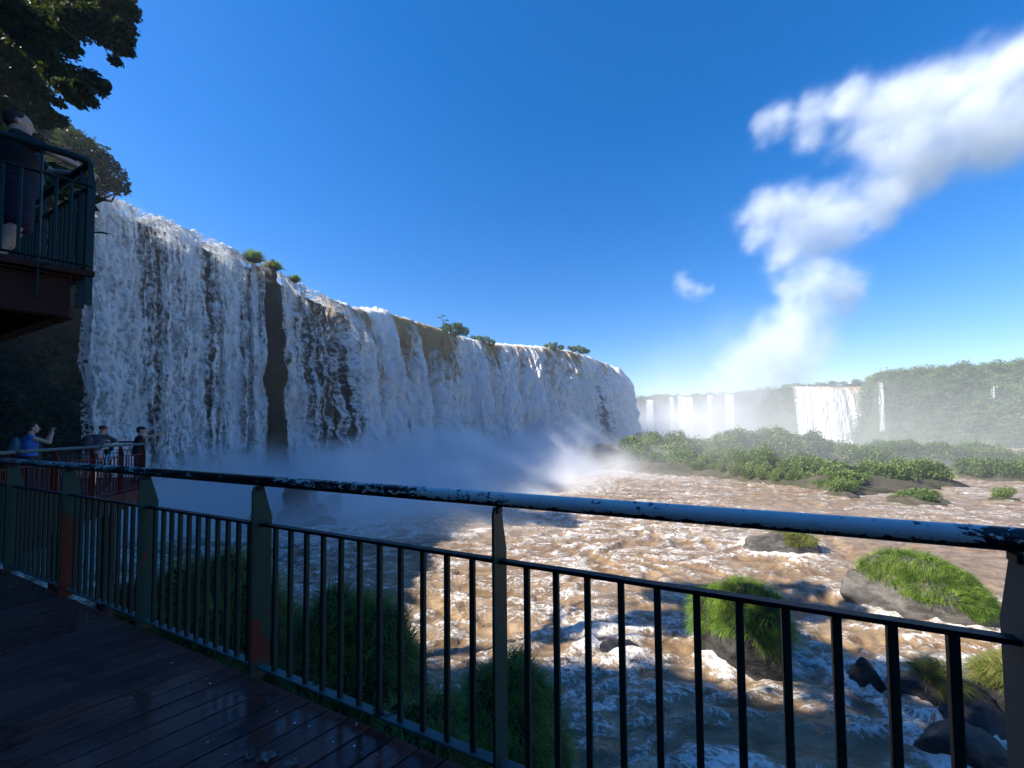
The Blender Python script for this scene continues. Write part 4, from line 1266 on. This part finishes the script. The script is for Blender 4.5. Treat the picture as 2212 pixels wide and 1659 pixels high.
# ------------------------------------------------------------------ upper platform
UZ = 11.69
cor = np.array([-4.39, 3.95]); f1 = np.array([-.75, -.66]); f1 /= np.linalg.norm(f1); f2 = np.array([-.903, .43]); f2 /= np.linalg.norm(f2)
e = empty('upper_platform', (-5.5, 3.8, UZ)); tag(e, 'raised viewing platform with red steel girders jutting in at the left edge', 'platform')
op = [cor + (.03) * (-f1 - f2), cor + f1 * 3.2, cor + f1 * 3.2 + f2 * 4.2, cor + f2 * 4.2]
slab('deck', [(p[0] + 5.5, p[1] - 3.8) for p in op], -.003, .06, 'girder', e)
def ibeam(a, b, zt, h, w, parts):
    a = np.asarray(a); b = np.asarray(b); d = b - a; L = np.linalg.norm(d); d /= L; n_ = np.array([d[1], -d[0]]); m_ = (a + b) / 2
    for zz, hw, hh in ((zt - .008, w, .008), (zt - h / 2, .006, h / 2 - .017), (zt - h + .008, w, .008)):
        parts.append(obox((m_[0] + 5.5, m_[1] - 3.8, zz), (*d, 0), (*n_, 0), (0, 0, 1), L / 2, hw, hh))
ii = cor + (f1 + f2) * .10
parts = []; ibeam(ii + (-f1) * 0, ii + f1 * 3, -.075, .42, .06, parts)
mesh_np('girder', *join(parts), M['girder'], e, smooth=False)
parts = []; ibeam(ii + f2 * .09, ii + f2 * 4, -.085, .40, .06, parts)
mesh_np('girder', *join(parts), M['girder'], e, smooth=False)
for k in (.9, 1.9):
    parts = []; ibeam(ii + f1 * k + f2 * .08, ii + f1 * k + f2 * 4, -.078, .30, .05, parts)
    mesh_np('girder', *join(parts), M['girder'], e, smooth=False)
# column
cl_ = ii + f2 * 2.6 + f1 * .6
V, F = tube([(cl_[0] + 5.5, cl_[1] - 3.8, -6), (cl_[0] + 5.5, cl_[1] - 3.8, -.3)], .12, 10)
mesh_np('column', V, F, M['girder'], e)
upath = np.array([cor + f1 * 3.1, cor, cor + f2 * 4.1])
ub = [3.1 - t_ for t_ in (.145, .246, .47, .577, .69, .80, .91, 1.02, 1.13, 1.24, 1.35, 1.6, 1.75)] + [3.1 + .12 + .112 * k for k in range(34) if k not in (10, 22)]
railing('railing', 'teal railing of the raised viewing platform with the dark-clothed man behind it', upath, UZ, [3.1 - 1.5, 3.1 - .34, 3.1 + .02, 3.1 + .22, 3.1 + 1.35, 3.1 + 2.7, 3.1 + 4.0], ub, 1, bar_mat='teal',
        post_mat_fn=lambda i: 'teal', rail_mat='teal', tube_r=.034, bar_w=.012, foot=.36, half=.03)

# ------------------------------------------------------------------ people
def capsule(p, q, r1, r2, seg=14):
    bm = bmesh.new(); p = Vector(p); q = Vector(q)
    d = q - p; L = max(d.length, 1e-5)
    bmesh.ops.create_cone(bm, cap_ends=True, segments=seg, radius1=r1, radius2=r2, depth=L)
    rot = d.to_track_quat('Z', 'Y').to_matrix().to_4x4()
    bmesh.ops.transform(bm, matrix=Matrix.Translation((p + q) / 2) @ rot, verts=bm.verts)
    for c, r in ((p, r1), (q, r2)):
        bmesh.ops.create_icosphere(bm, subdivisions=2, radius=r * 1.005, matrix=Matrix.Translation(c))
    V = [v.co[:] for v in bm.verts]; F = [[v.index for v in f.verts] for f in bm.faces]; bm.free()
    return V, F
def ell(c, r, rot=(0, 0, 0)):
    bm = bmesh.new(); bmesh.ops.create_icosphere(bm, subdivisions=3, radius=1)
    from mathutils import Euler
    m = Matrix.Translation(c) @ Euler(rot).to_matrix().to_4x4() @ Matrix.Diagonal((*r, 1))
    bmesh.ops.transform(bm, matrix=m, verts=bm.verts)
    V = [v.co[:] for v in bm.verts]; F = [[v.index for v in f.verts] for f in bm.faces]; bm.free()
    return V, F
def blob(name, parts, mat, parent, vox=.012, smooth=4, cutz=None):
    o = mesh_np(name, *join(parts), mat, parent)
    m = o.modifiers.new('r', 'REMESH'); m.mode = 'VOXEL'; m.voxel_size = vox; m.use_smooth_shade = True
    s = o.modifiers.new('s', 'SMOOTH'); s.factor = .5; s.iterations = smooth
    dg = bpy.context.evaluated_depsgraph_get()
    me = bpy.data.meshes.new_from_object(o.evaluated_get(dg)); o.modifiers.clear(); o.data = me
    return o
SK = mat_simple('skin', (.36, .20, .15), (.44, .26, .20), 9, .55, .1, .002)
SK2 = mat_simple('skin_light', (.42, .26, .20), (.5, .33, .26), 9, .55, .1, .002)
def cloth(name, c): return mat_simple(name, c, tuple(x * 1.5 for x in c), 12, .85, .5, .006)
NAVY = cloth('navy_cloth', (.010, .014, .035)); BLACKC = cloth('black_cloth', (.008, .009, .014)); BLUE = cloth('blue_cloth', (.02, .10, .38))
GREYC = cloth('grey_cloth', (.05, .05, .06)); CAPR = cloth('maroon_cloth', (.06, .012, .03)); PALE = cloth('pale_cloth', (.25, .23, .26)); HAIR = cloth('hair', (.02, .013, .010)); PACK = cloth('pack_cloth', (.05, .10, .14))

def hand(parts, wrist, d, up, s, curl=.5, side=1):
    """palm + four unequal fingers + thumb. d = pointing direction, up = back of the hand, side = +1/-1 where the thumb sits"""
    d = Vector(d).normalized(); up = Vector(up); up = (up - d * up.dot(d)).normalized(); w = d.cross(up) * side
    W = Vector(wrist); pc = W + d * .05 * s
    for k in (-1, 0, 1):
        parts.append(capsule(W + w * k * .022 * s, W + d * .085 * s + w * k * .026 * s, .016 * s, .015 * s, 10))
    for k, L in zip((1.5, .5, -.5, -1.5), (.068, .078, .072, .055)):
        a = W + d * .088 * s + w * k * .019 * s
        b = a + (d * math.cos(curl * .6) - up * math.sin(curl * .6)) * L * .5 * s
        c = b + (d * math.cos(curl * 1.7) - up * math.sin(curl * 1.7)) * L * .5 * s
        parts.append(capsule(a, b, .0095 * s, .009 * s, 8)); parts.append(capsule(b, c, .009 * s, .0075 * s, 8))
    a = W + d * .025 * s + w * .03 * s; b = a + (d * .7 + w * .7) * .04 * s; c = b + (d * .95 + w * .15 - up * .3 * curl) * .032 * s
    parts.append(capsule(a, b, .012 * s, .011 * s, 8)); parts.append(capsule(b, c, .011 * s, .009 * s, 8))

def head(parts, c, f, s=1., tilt=0.):
    """skull, jaw, nose, lips, brow, ears around centre c, facing unit vector f (x,y,z)"""
    f = Vector(f).normalized(); l = Vector((0, 0, 1)).cross(f).normalized(); u = f.cross(l)
    C = Vector(c); P = lambda a, b, d: tuple(C + f * a * s + l * b * s + u * d * s)
    yaw = math.atan2(f[1], f[0])
    rr = (0, -math.asin(f[2]), yaw)
    parts.append(ell(P(-.012, 0, .025), (.098 * s, .076 * s, .095 * s), rr))
    parts.append(ell(P(.022, 0, -.045), (.066 * s, .058 * s, .075 * s), rr))
    parts.append(ell(P(.06, 0, -.092), (.026 * s, .03 * s, .022 * s), rr))
    parts.append(capsule(P(.083, 0, .02), P(.107, 0, -.026), .008 * s, .014 * s, 8))
    parts.append(capsule(P(.078, -.02, -.062), P(.078, .02, -.062), .012 * s, .012 * s, 8))
    parts.append(capsule(P(.078, -.035, .03), P(.078, .035, .03), .012 * s, .012 * s, 8))
    for q in (-1, 1):
        parts.append(ell(P(-.008, q * .078, -.008), (.018 * s, .009 * s, .032 * s), rr))

def person(label, base, h3, J, cl, headf=None, group=None, scale=1.):
    """J: joints in local coords (x forward, y left, z up). base = world pos of the feet, h3 = heading angle"""
    e = empty('person', base, h3); tag(e, label, 'person', group); e.scale = (scale,) * 3
    p = []
    v = lambda k: Vector(J[k])
    sh = (v('shL') + v('shR')) / 2; hp = v('hip')
    # torso
    p.append(ell(tuple(sh * .62 + hp * .38), (.125, .17, .20), (0, J.get('lean', 0), 0)))
    p.append(ell(tuple(sh * .86 + hp * .14), (.115, .185, .12), (0, J.get('lean', 0), 0)))
    p.append(ell(tuple(sh * .25 + hp * .75), (.12, .155, .17), (0, J.get('lean', 0), 0)))
    p.append(ell(tuple(hp), (.125, .17, .13)))
    p.append(capsule(sh + Vector((0, 0, .02)), v('head') + Vector((-.02, 0, -.05)), .062, .056))
    head(p, J['head'], J.get('face', (1, 0, 0)))
    for s in 'LR':
        p.append(capsule(v('sh' + s), v('el' + s), .052, .042)); p.append(capsule(v('el' + s), v('ha' + s), .041, .027))
        p.append(capsule(sh, v('sh' + s), .06, .055))
        d = (v('ha' + s) - v('el' + s)).normalized(); d = Vector(J.get('hd' + s, tuple(d)))
        hand(p, J['ha' + s], d, J.get('hu' + s, (0, 0, 1)), 1.0, J.get('curl', .6), 1 if s == 'L' else -1)
        y = .09 if s == 'L' else -.09
        hj = hp + Vector((0, y, -.04))
        p.append(capsule(hj, v('kn' + s), .088, .058)); p.append(capsule(v('kn' + s), v('ft' + s) + Vector((0, 0, .09)), .056, .038))
        k2 = v('kn' + s) * .65 + v('ft' + s) * .35
        p.append(ell(tuple(k2 + Vector((-.018, 0, 0))), (.055, .05, .11)))
        p.append(capsule(v('ft' + s) + Vector((-.03, 0, .045)), v('ft' + s) + Vector((.15, 0, .03)), .042, .03))
    blob('body', p, cl['skin'], e, .0085, 3)
    # top
    t = [ell(tuple(sh * .62 + hp * .38), (.143, .188, .22), (0, J.get('lean', 0), 0)), ell(tuple(sh * .86 + hp * .14), (.13, .20, .125), (0, J.get('lean', 0), 0)),
         ell(tuple(sh * .25 + hp * .75), (.14, .178, .18), (0, J.get('lean', 0), 0)), ell(tuple(hp + Vector((0, 0, .03))), (.143, .185, .11))]
    for s in 'LR':
        t.append(capsule(sh, v('sh' + s), .072, .07))
        if cl.get('sleeve', .6) > 0:
            t.append(capsule(v('sh' + s), v('sh' + s).lerp(v('el' + s), cl.get('sleeve', .6)), .068, .066))
    blob('shirt', t, cl['top'], e, .011, 3)
    t = [ell(tuple(hp + Vector((0, 0, -.02))), (.146, .188, .13))]
    for s in 'LR':
        y = .09 if s == 'L' else -.09
        hj = hp + Vector((0, y, -.04))
        if cl.get('long'):
            t.append(capsule(hj, v('kn' + s), .104, .078)); t.append(capsule(v('kn' + s), v('ft' + s) + Vector((0, 0, .10)), .074, .062))
        else:
            t.append(capsule(hj, hj.lerp(v('kn' + s), cl.get('short', .8)), .108, .104))
    blob('trousers' if cl.get('long') else 'shorts', t, cl['bottom'], e, .011, 3)
    # shoes
    for s in 'LR':
        blob('shoe', [capsule(v('ft' + s) + Vector((-.04, 0, .045)), v('ft' + s) + Vector((.17, 0, .038)), .05, .038), ell(tuple(v('ft' + s) + Vector((.06, 0, .02))), (.14, .05, .02))], cl.get('shoe', BLACKC), e, .011, 2)
    # hair / hat
    f = Vector(J.get('face', (1, 0, 0))).normalized(); l = Vector((0, 0, 1)).cross(f).normalized(); u = f.cross(l); C = v('head')
    yaw = math.atan2(f[1], f[0]); rr = (0, -math.asin(f[2]), yaw)
    hk = cl.get('hat')
    if hk == 'cap':
        t = [ell(tuple(C + f * -.012 + u * .055), (.108, .088, .075), rr), ell(tuple(C + f * .115 + u * .05), (.075, .062, .008), rr)]
        blob('cap', t, cl['hatm'], e, .008, 2)
        blob('hair', [ell(tuple(C - f * .045 + u * .0), (.072, .078, .07), rr)], HAIR, e, .008, 2)
    elif hk == 'beanie':
        blob('cap', [ell(tuple(C + f * -.015 + u * .045), (.108, .088, .085), rr)], cl['hatm'], e, .008, 2)
    elif hk == 'bun':
        blob('hair', [ell(tuple(C - f * .028 + u * .04), (.095, .084, .088), rr), ell(tuple(C - f * .05 - u * .02), (.065, .074, .07), rr), ell(tuple(C - f * .115 - u * .055), (.04, .038, .085), rr)], HAIR, e, .008, 2)
    else:
        blob('hair', [ell(tuple(C - f * .026 + u * .038), (.092, .0815, .0865), rr), ell(tuple(C - f * .05 - u * .01), (.062, .0725, .06), rr)], HAIR, e, .007, 2)
    return e

yawof = lambda x, y: math.atan2(y, x)
# man on the upper platform, leaning on the rail
JM = dict(hip=(0, 0, .90), shL=(-.01, .175, 1.35), shR=(-.02, -.175, 1.34), head=(-.02, 0, 1.56), face=(1, -.05, -.06), lean=-.02,
          elL=(.22, .25, 1.262), haL=(.45, .05, 1.275), elR=(.20, -.21, 1.27), haR=(.47, -.04, 1.29), hdL=(.6, -.75, -.1), hdR=(.75, .6, -.1),
          knL=(.0, .10, .47), knR=(-.0, -.10, .47), ftL=(-.14, .13, 0), ftR=(-.12, -.11, 0), curl=.9)
person('person in dark T-shirt and knee-length shorts leaning both forearms on the raised platform rail', (-5.03, 3.86, UZ), yawof(.62, .785), JM,
       dict(skin=SK2, top=BLACKC, bottom=NAVY, sleeve=.62, short=.95), scale=.96)
# woman with a phone, left on the lower platform
JW = dict(hip=(0, 0, .92), shL=(.0, .165, 1.38), shR=(.02, -.165, 1.37), head=(.05, 0, 1.60), face=(1, 0, .03), lean=.02,
          elL=(.27, .20, 1.26), haL=(.33, .10, 1.50), elR=(.30, -.22, 1.24), haR=(.35, -.09, 1.48), hdL=(.25, -.2, .9), hdR=(.2, .2, .9), huL=(-1, 0, .2), huR=(1, 0, 0),
          knL=(.03, .09, .5), knR=(.02, -.09, .5), ftL=(0, .1, 0), ftR=(-.03, -.1, 0), curl=1.0)
w1 = atY(62, 1000, 9.4)
person('person in bright blue sleeveless top raising a phone with both hands', (w1[0], w1[1], DZ), yawof(.62, .78), JW,
       dict(skin=SK2, top=BLUE, bottom=NAVY, sleeve=0, long=True, hat='bun'))
def gadget(name, label, cat, loc, rz, size, mat, rot=(0, 0)):
    o = mesh_np(name, *obox((0, 0, 0), (1, 0, 0), (0, 1, 0), (0, 0, 1), *size), mat, smooth=False); bevel(o, .006, 2)
    o.location = loc; o.rotation_euler = (rot[0], rot[1], rz); tag(o, label, cat); return o
def loc2w(base, yaw, p):
    c, s = math.cos(yaw), math.sin(yaw)
    return (base[0] + p[0] * c - p[1] * s, base[1] + p[0] * s + p[1] * c, base[2] + p[2])
gadget('phone', 'black phone held up sideways by the person in the blue top', 'phone', loc2w((w1[0], w1[1], DZ), yawof(.62, .78), (.375, .0, 1.575)), yawof(.62, .78), (.006, .075, .037), BLACKC)
def backpack(label, base, yaw, c, m1, parent=None):
    e = empty('backpack', loc2w(base, yaw, c), yaw); tag(e, label, 'backpack')
    blob('bag', [ell((0, 0, 0), (.10, .15, .22)), ell((-.07, 0, -.06), (.06, .12, .12))], m1, e, .012, 3)
    for y in (-.11, .11):
        V, F = tube([(.06, y, .17), (.15, y, .22), (.24, y, .16), (.27, y, .0)], .014, 6); mesh_np('strap', V, F, m1, e)
    return e
backpack('pale blue-grey backpack on the person in the blue top', (w1[0], w1[1], DZ), yawof(.62, .78), (-.20, 0, 1.17), PACK)
# person with maroon cap leaning on the far rail
w2 = atY(207, 1000, 12.15)
JB = dict(hip=(-.12, 0, .90), shL=(.12, .19, 1.36), shR=(.14, -.19, 1.34), head=(.22, -.03, 1.585), face=(.9, -.4, -.1), lean=.4,
          elL=(.33, .27, 1.19), haL=(.50, .12, 1.20), elR=(.30, -.34, 1.19), haR=(.48, -.22, 1.21), hdL=(.6, -.7, 0), hdR=(.8, .5, 0),
          knL=(-.08, .12, .48), knR=(-.06, -.13, .48), ftL=(-.15, .13, 0), ftR=(-.14, -.16, 0), curl=.8)
person('person in grey T-shirt and maroon cap leaning over the far rail of the lower platform', (w2[0], w2[1], DZ), yawof(-.25, .97), JB,
       dict(skin=SK, top=GREYC, bottom=PALE, sleeve=.75, short=.9, hat='beanie', hatm=CAPR))
backpack('dark backpack slung on the person in the maroon cap', (w2[0], w2[1], DZ), yawof(-.25, .97), (-.16, .13, 1.19), GREYC)
# person stretching an arm with a phone
w3 = atY(298, 1000, 11.55)
JS = dict(hip=(0, 0, .87), shL=(.02, .17, 1.33), shR=(.06, -.16, 1.32), head=(.06, 0, 1.53), face=(1, -.15, .02), lean=.04,
          elL=(.10, .25, 1.08), haL=(.28, .18, 1.17), elR=(.33, -.20, 1.37), haR=(.60, -.20, 1.47), hdR=(.8, 0, .5), hdL=(.9, 0, .1),
          knL=(.03, .1, .47), knR=(.02, -.1, .47), ftL=(0, .12, 0), ftR=(-.05, -.1, 0), curl=1.1)
person('person in navy cap and dark sleeveless shirt stretching out one arm with a phone', (w3[0], w3[1], DZ), yawof(.72, .69), JS,
       dict(skin=SK2, top=BLACKC, bottom=NAVY, sleeve=0, long=True, hat='cap', hatm=NAVY))
gadget('phone', 'small black phone at the end of the outstretched arm', 'phone', loc2w((w3[0], w3[1], DZ), yawof(.72, .69), (.70, -.2, 1.545)), yawof(.72, .69), (.006, .037, .07), BLACKC)
#PART5
# ------------------------------------------------------------------ mist and spray (volumes)
def vol_object(name, V, E_, mn, mx, res, build, scatter, dens, aniso, col_=(1, 1, 1)):
    ng = bpy.data.node_groups.new(name, 'GeometryNodeTree')
    ng.interface.new_socket('Geometry', in_out='INPUT', socket_type='NodeSocketGeometry')
    ng.interface.new_socket('Geometry', in_out='OUTPUT', socket_type='NodeSocketGeometry')
    b = NB(ng)
    gi = b.n('NodeGroupInput')
    pos = b.n('GeometryNodeInputPosition').outputs[0]
    vc = b.n('GeometryNodeVolumeCube')
    b.l(build(b, pos, gi.outputs[0]), vc.inputs['Density'])
    vc.inputs['Min'].default_value = mn; vc.inputs['Max'].default_value = mx
    for i, k in enumerate('XYZ'): vc.inputs['Resolution ' + k].default_value = res[i]
    m = bpy.data.materials.new(name); m.use_nodes = True; n = m.node_tree
    n.nodes.remove(n.nodes['Principled BSDF'])
    pv = n.nodes.new('ShaderNodeVolumePrincipled')
    pv.inputs['Color'].default_value = (*col_, 1)
    pv.inputs['Density'].default_value = dens
    pv.inputs['Anisotropy'].default_value = aniso
    n.links.new(pv.outputs[0], n.nodes['Material Output'].inputs['Volume'])
    sm = b.n('GeometryNodeSetMaterial'); b.l(vc.outputs[0], sm.inputs[0]); sm.inputs['Material'].default_value = m
    out = b.n('NodeGroupOutput'); b.l(sm.outputs[0], out.inputs[0])
    me = bpy.data.meshes.new(name); me.from_pydata([tuple(v) for v in V], E_, []); me.materials.append(m)
    o = bpy.data.objects.new(name, me); link(o)
    o.modifiers.new('volume', 'NODES').node_group = ng
    tag(o, kind='stuff')
    return o

def gmap(b, v, a, c, lo=0., hi=1., smooth=True):
    nd = b.n('ShaderNodeMapRange', interpolation_type='SMOOTHSTEP' if smooth else 'LINEAR')
    b.put(nd.inputs['Value'], v)
    nd.inputs['From Min'].default_value = a; nd.inputs['From Max'].default_value = c
    nd.inputs['To Min'].default_value = lo; nd.inputs['To Max'].default_value = hi
    return nd.outputs[0]

def mist_field(b, pos, geo):
    sep = b.n('ShaderNodeSeparateXYZ'); b.l(pos, sep.inputs[0])
    x, y, z = sep.outputs
    fl = b.n('ShaderNodeCombineXYZ'); b.l(x, fl.inputs[0]); b.l(y, fl.inputs[1])
    pr = b.n('GeometryNodeProximity', target_element='EDGES'); b.l(geo, pr.inputs[0])
    b.l(fl.outputs[0], [s for s in pr.inputs if s.name in ('Sample Position', 'Source Position')][0])
    d = pr.outputs['Distance']
    n1 = b.noise(b.mapping(pos, (1, 1, .75)), .085, 5, .55, .3)
    n2 = b.noise(b.mapping(pos, (1, 1, .7), (7, 3, 1)), .26, 4, .6, .3)
    n = b.math('ADD', b.math('MULTIPLY', n1, .65), b.math('MULTIPLY', n2, .35))
    # height of the mist bank grows towards the far end of the falls
    hy = gmap(b, y, 38, 130, 8.0, 15.0, False)
    hd = b.math('MULTIPLY', hy, gmap(b, d, 0, 34, 1., .2))
    top = b.math('MULTIPLY', hd, b.math('ADD', .15, b.math('MULTIPLY', n, 1.7)))
    vz = b.math('SUBTRACT', 1., b.math('DIVIDE', z, top), clamp=True)
    body = b.math('MULTIPLY', b.math('MULTIPLY', vz, vz), b.math('ADD', gmap(b, d, 2, 44, 1., 0.), gmap(b, d, 0, 9, 1.2, 0.)))
    nn = gmap(b, n, .34, .64, .35, 1.25)
    near = b.math('MULTIPLY', gmap(b, y, 34, 60, .35, 1.0), gmap(b, x, 0, 34, 1., .13))
    return b.math('MULTIPLY', b.math('MULTIPLY', body, nn), near, clamp=False)
bl = [tuple(p) for p in BASE]
vol_object('mist', bl, [(i, i + 1) for i in range(len(bl) - 1)], (-52, 34, -1), (70, 172, 34), (122, 138, 46), mist_field, 1, 1.0, .0, (.96, .98, 1))

BL = [(2230, 110, 62, 1), (2150, 175, 85, 1), (2060, 185, 72, 1), (1980, 195, 64, 1), (1905, 225, 64, 1), (1825, 220, 52, 1), (1755, 240, 46, 1), (1690, 258, 40, 1), (1645, 272, 28, .9),
      (1650, 312, 22, .6), (1750, 300, 36, .8), (1850, 290, 55, 1), (1950, 300, 85, 1), (2060, 300, 95, 1), (2160, 290, 90, .9), (2240, 250, 95, .8), (1960, 385, 72, 1), (1890, 425, 66, 1),
      (1800, 440, 62, 1), (1715, 440, 55, 1), (1655, 448, 48, 1), (1612, 470, 36, 1), (1640, 510, 42, 1), (1730, 505, 62, 1), (1820, 490, 62, .9), (1895, 460, 45, .8), (1700, 548, 42, .8),
      (1762, 560, 44, .7), (1712, 605, 46, .9), (1775, 598, 52, 1), (1832, 600, 42, .9), (1815, 640, 50, .9), (1735, 660, 60, .85), (1690, 705, 70, .7), (1750, 715, 65, .65), (1655, 752, 72, .5), (1730, 765, 75, .5), (1690, 800, 85, .4), (1620, 790, 80, .3),
      (1705, 775, 58, .45), (1595, 795, 58, .32), (1650, 825, 60, .36), (1545, 820, 55, .25), (1720, 830, 55, .3), (1470, 860, 65, .32), (1560, 870, 70, .4), (1650, 880, 70, .38), (1400, 900, 60, .55), (1490, 905, 70, .6),
      (1580, 910, 75, .55), (1670, 925, 60, .32), (2110, 90, 30, .35), (1580, 690, 70, .13), (1520, 740, 80, .12), (1450, 790, 80, .12), (1600, 780, 90, .2),
      (1487, 598, 22, 1), (1478, 614, 20, 1), (1505, 618, 20, 1), (1528, 616, 18, .8), (1545, 612, 14, .5)]
PY = 262.
def plume_field(b, pos, geo):
    wn_ = b.n('ShaderNodeTexNoise'); b.l(pos, wn_.inputs['Vector']); wn_.inputs['Scale'].default_value = .045; wn_.inputs['Detail'].default_value = 6; wn_.inputs['Roughness'].default_value = .58
    vm = b.n('ShaderNodeVectorMath', operation='MULTIPLY_ADD'); cs = b.n('ShaderNodeVectorMath', operation='SUBTRACT')
    w2 = b.n('ShaderNodeTexNoise'); b.l(pos, w2.inputs['Vector']); w2.inputs['Scale'].default_value = .17; w2.inputs['Detail'].default_value = 5
    v2 = b.n('ShaderNodeVectorMath', operation='MULTIPLY_ADD'); b.l(w2.outputs['Color'], v2.inputs[0]); v2.inputs[1].default_value = (9, 9, 9)
    b.l(wn_.outputs['Color'], cs.inputs[0]); cs.inputs[1].default_value = (.5, .5, .5)
    b.l(cs.outputs[0], vm.inputs[0]); vm.inputs[1].default_value = (24, 24, 24); b.l(pos, vm.inputs[2]); b.l(vm.outputs[0], v2.inputs[2])
    P = v2.outputs[0]
    acc = None
    g = np.random.default_rng(2)
    for px, py, r, a in BL:
        c = atY(px, py, PY + g.uniform(-12, 12) * (1 if r > 20 else .2)); rr_ = r * PY / FOC * 1.18
        ds = b.n('ShaderNodeVectorMath', operation='DISTANCE'); b.l(P, ds.inputs[0]); ds.inputs[1].default_value = tuple(c)
        v = gmap(b, ds.outputs['Value'], rr_ * 1.08, rr_ * .0, 0., a * .85)
        acc = v if acc is None else b.math('SUBTRACT', b.math('ADD', acc, v), b.math('MULTIPLY', acc, v))
    n2 = b.noise(pos, .055, 8, .66, .5)
    s = b.math('MULTIPLY', b.math('POWER', acc, 1.25), gmap(b, n2, .34, .62, .25, 1.3))
    return b.math('MULTIPLY', s, gmap(b, acc, .04, .5, 0.4, 1.))
vol_object('spray_plume', [(0, 0, 0)], [], (70, 212, 0), (410, 312, 300), (200, 58, 176), plume_field, 1, .085, .0, (.90, .93, .98))

def basin_field(b, pos, geo):
    sep = b.n('ShaderNodeSeparateXYZ'); b.l(pos, sep.inputs[0]); x, y, z = sep.outputs
    n = b.noise(pos, .03, 4, .6, .3)
    s = b.math('MULTIPLY', gmap(b, y, 50, 82), gmap(b, x, 60, 200, 1., .14))
    s = b.math('MULTIPLY', s, gmap(b, x, 15, 50, 0., 1.))
    s = b.math('MULTIPLY', s, gmap(b, z, 0, 40, 1., 0.))
    s = b.math('MULTIPLY', s, gmap(b, y, 296, 318, 1., 0.))
    return b.math('MULTIPLY', s, gmap(b, n, .3, .65, .5, 1.35))
vol_object('drifting_spray', [(0, 0, 0)], [], (14, 52, -1), (400, 320, 47), (97, 67, 14), basin_field, 1, .0062, .0)

# haze: one closed box of thin even air
bm = bmesh.new(); bmesh.ops.create_cube(bm, size=1)
x0, x1, y0, y1, z0, z1 = -4300, 4300, -2800, 5800, -6, 54
for v in bm.verts: v.co = ((x0 + x1) / 2 + v.co.x * (x1 - x0), (y0 + y1) / 2 + v.co.y * (y1 - y0), (z0 + z1) / 2 + v.co.z * (z1 - z0))
me = bpy.data.meshes.new('haze'); bm.to_mesh(me); bm.free()
m = bpy.data.materials.new('haze'); m.use_nodes = True; n = m.node_tree; n.nodes.remove(n.nodes['Principled BSDF'])
pv = n.nodes.new('ShaderNodeVolumePrincipled'); pv.inputs['Color'].default_value = (.82, .90, 1, 1); pv.inputs['Density'].default_value = .0005; pv.inputs['Anisotropy'].default_value = .3
n.links.new(pv.outputs[0], n.nodes['Material Output'].inputs['Volume'])
me.materials.append(m); o = bpy.data.objects.new('haze', me); link(o); tag(o, kind='stuff')
print('objects', len(bpy.data.objects))
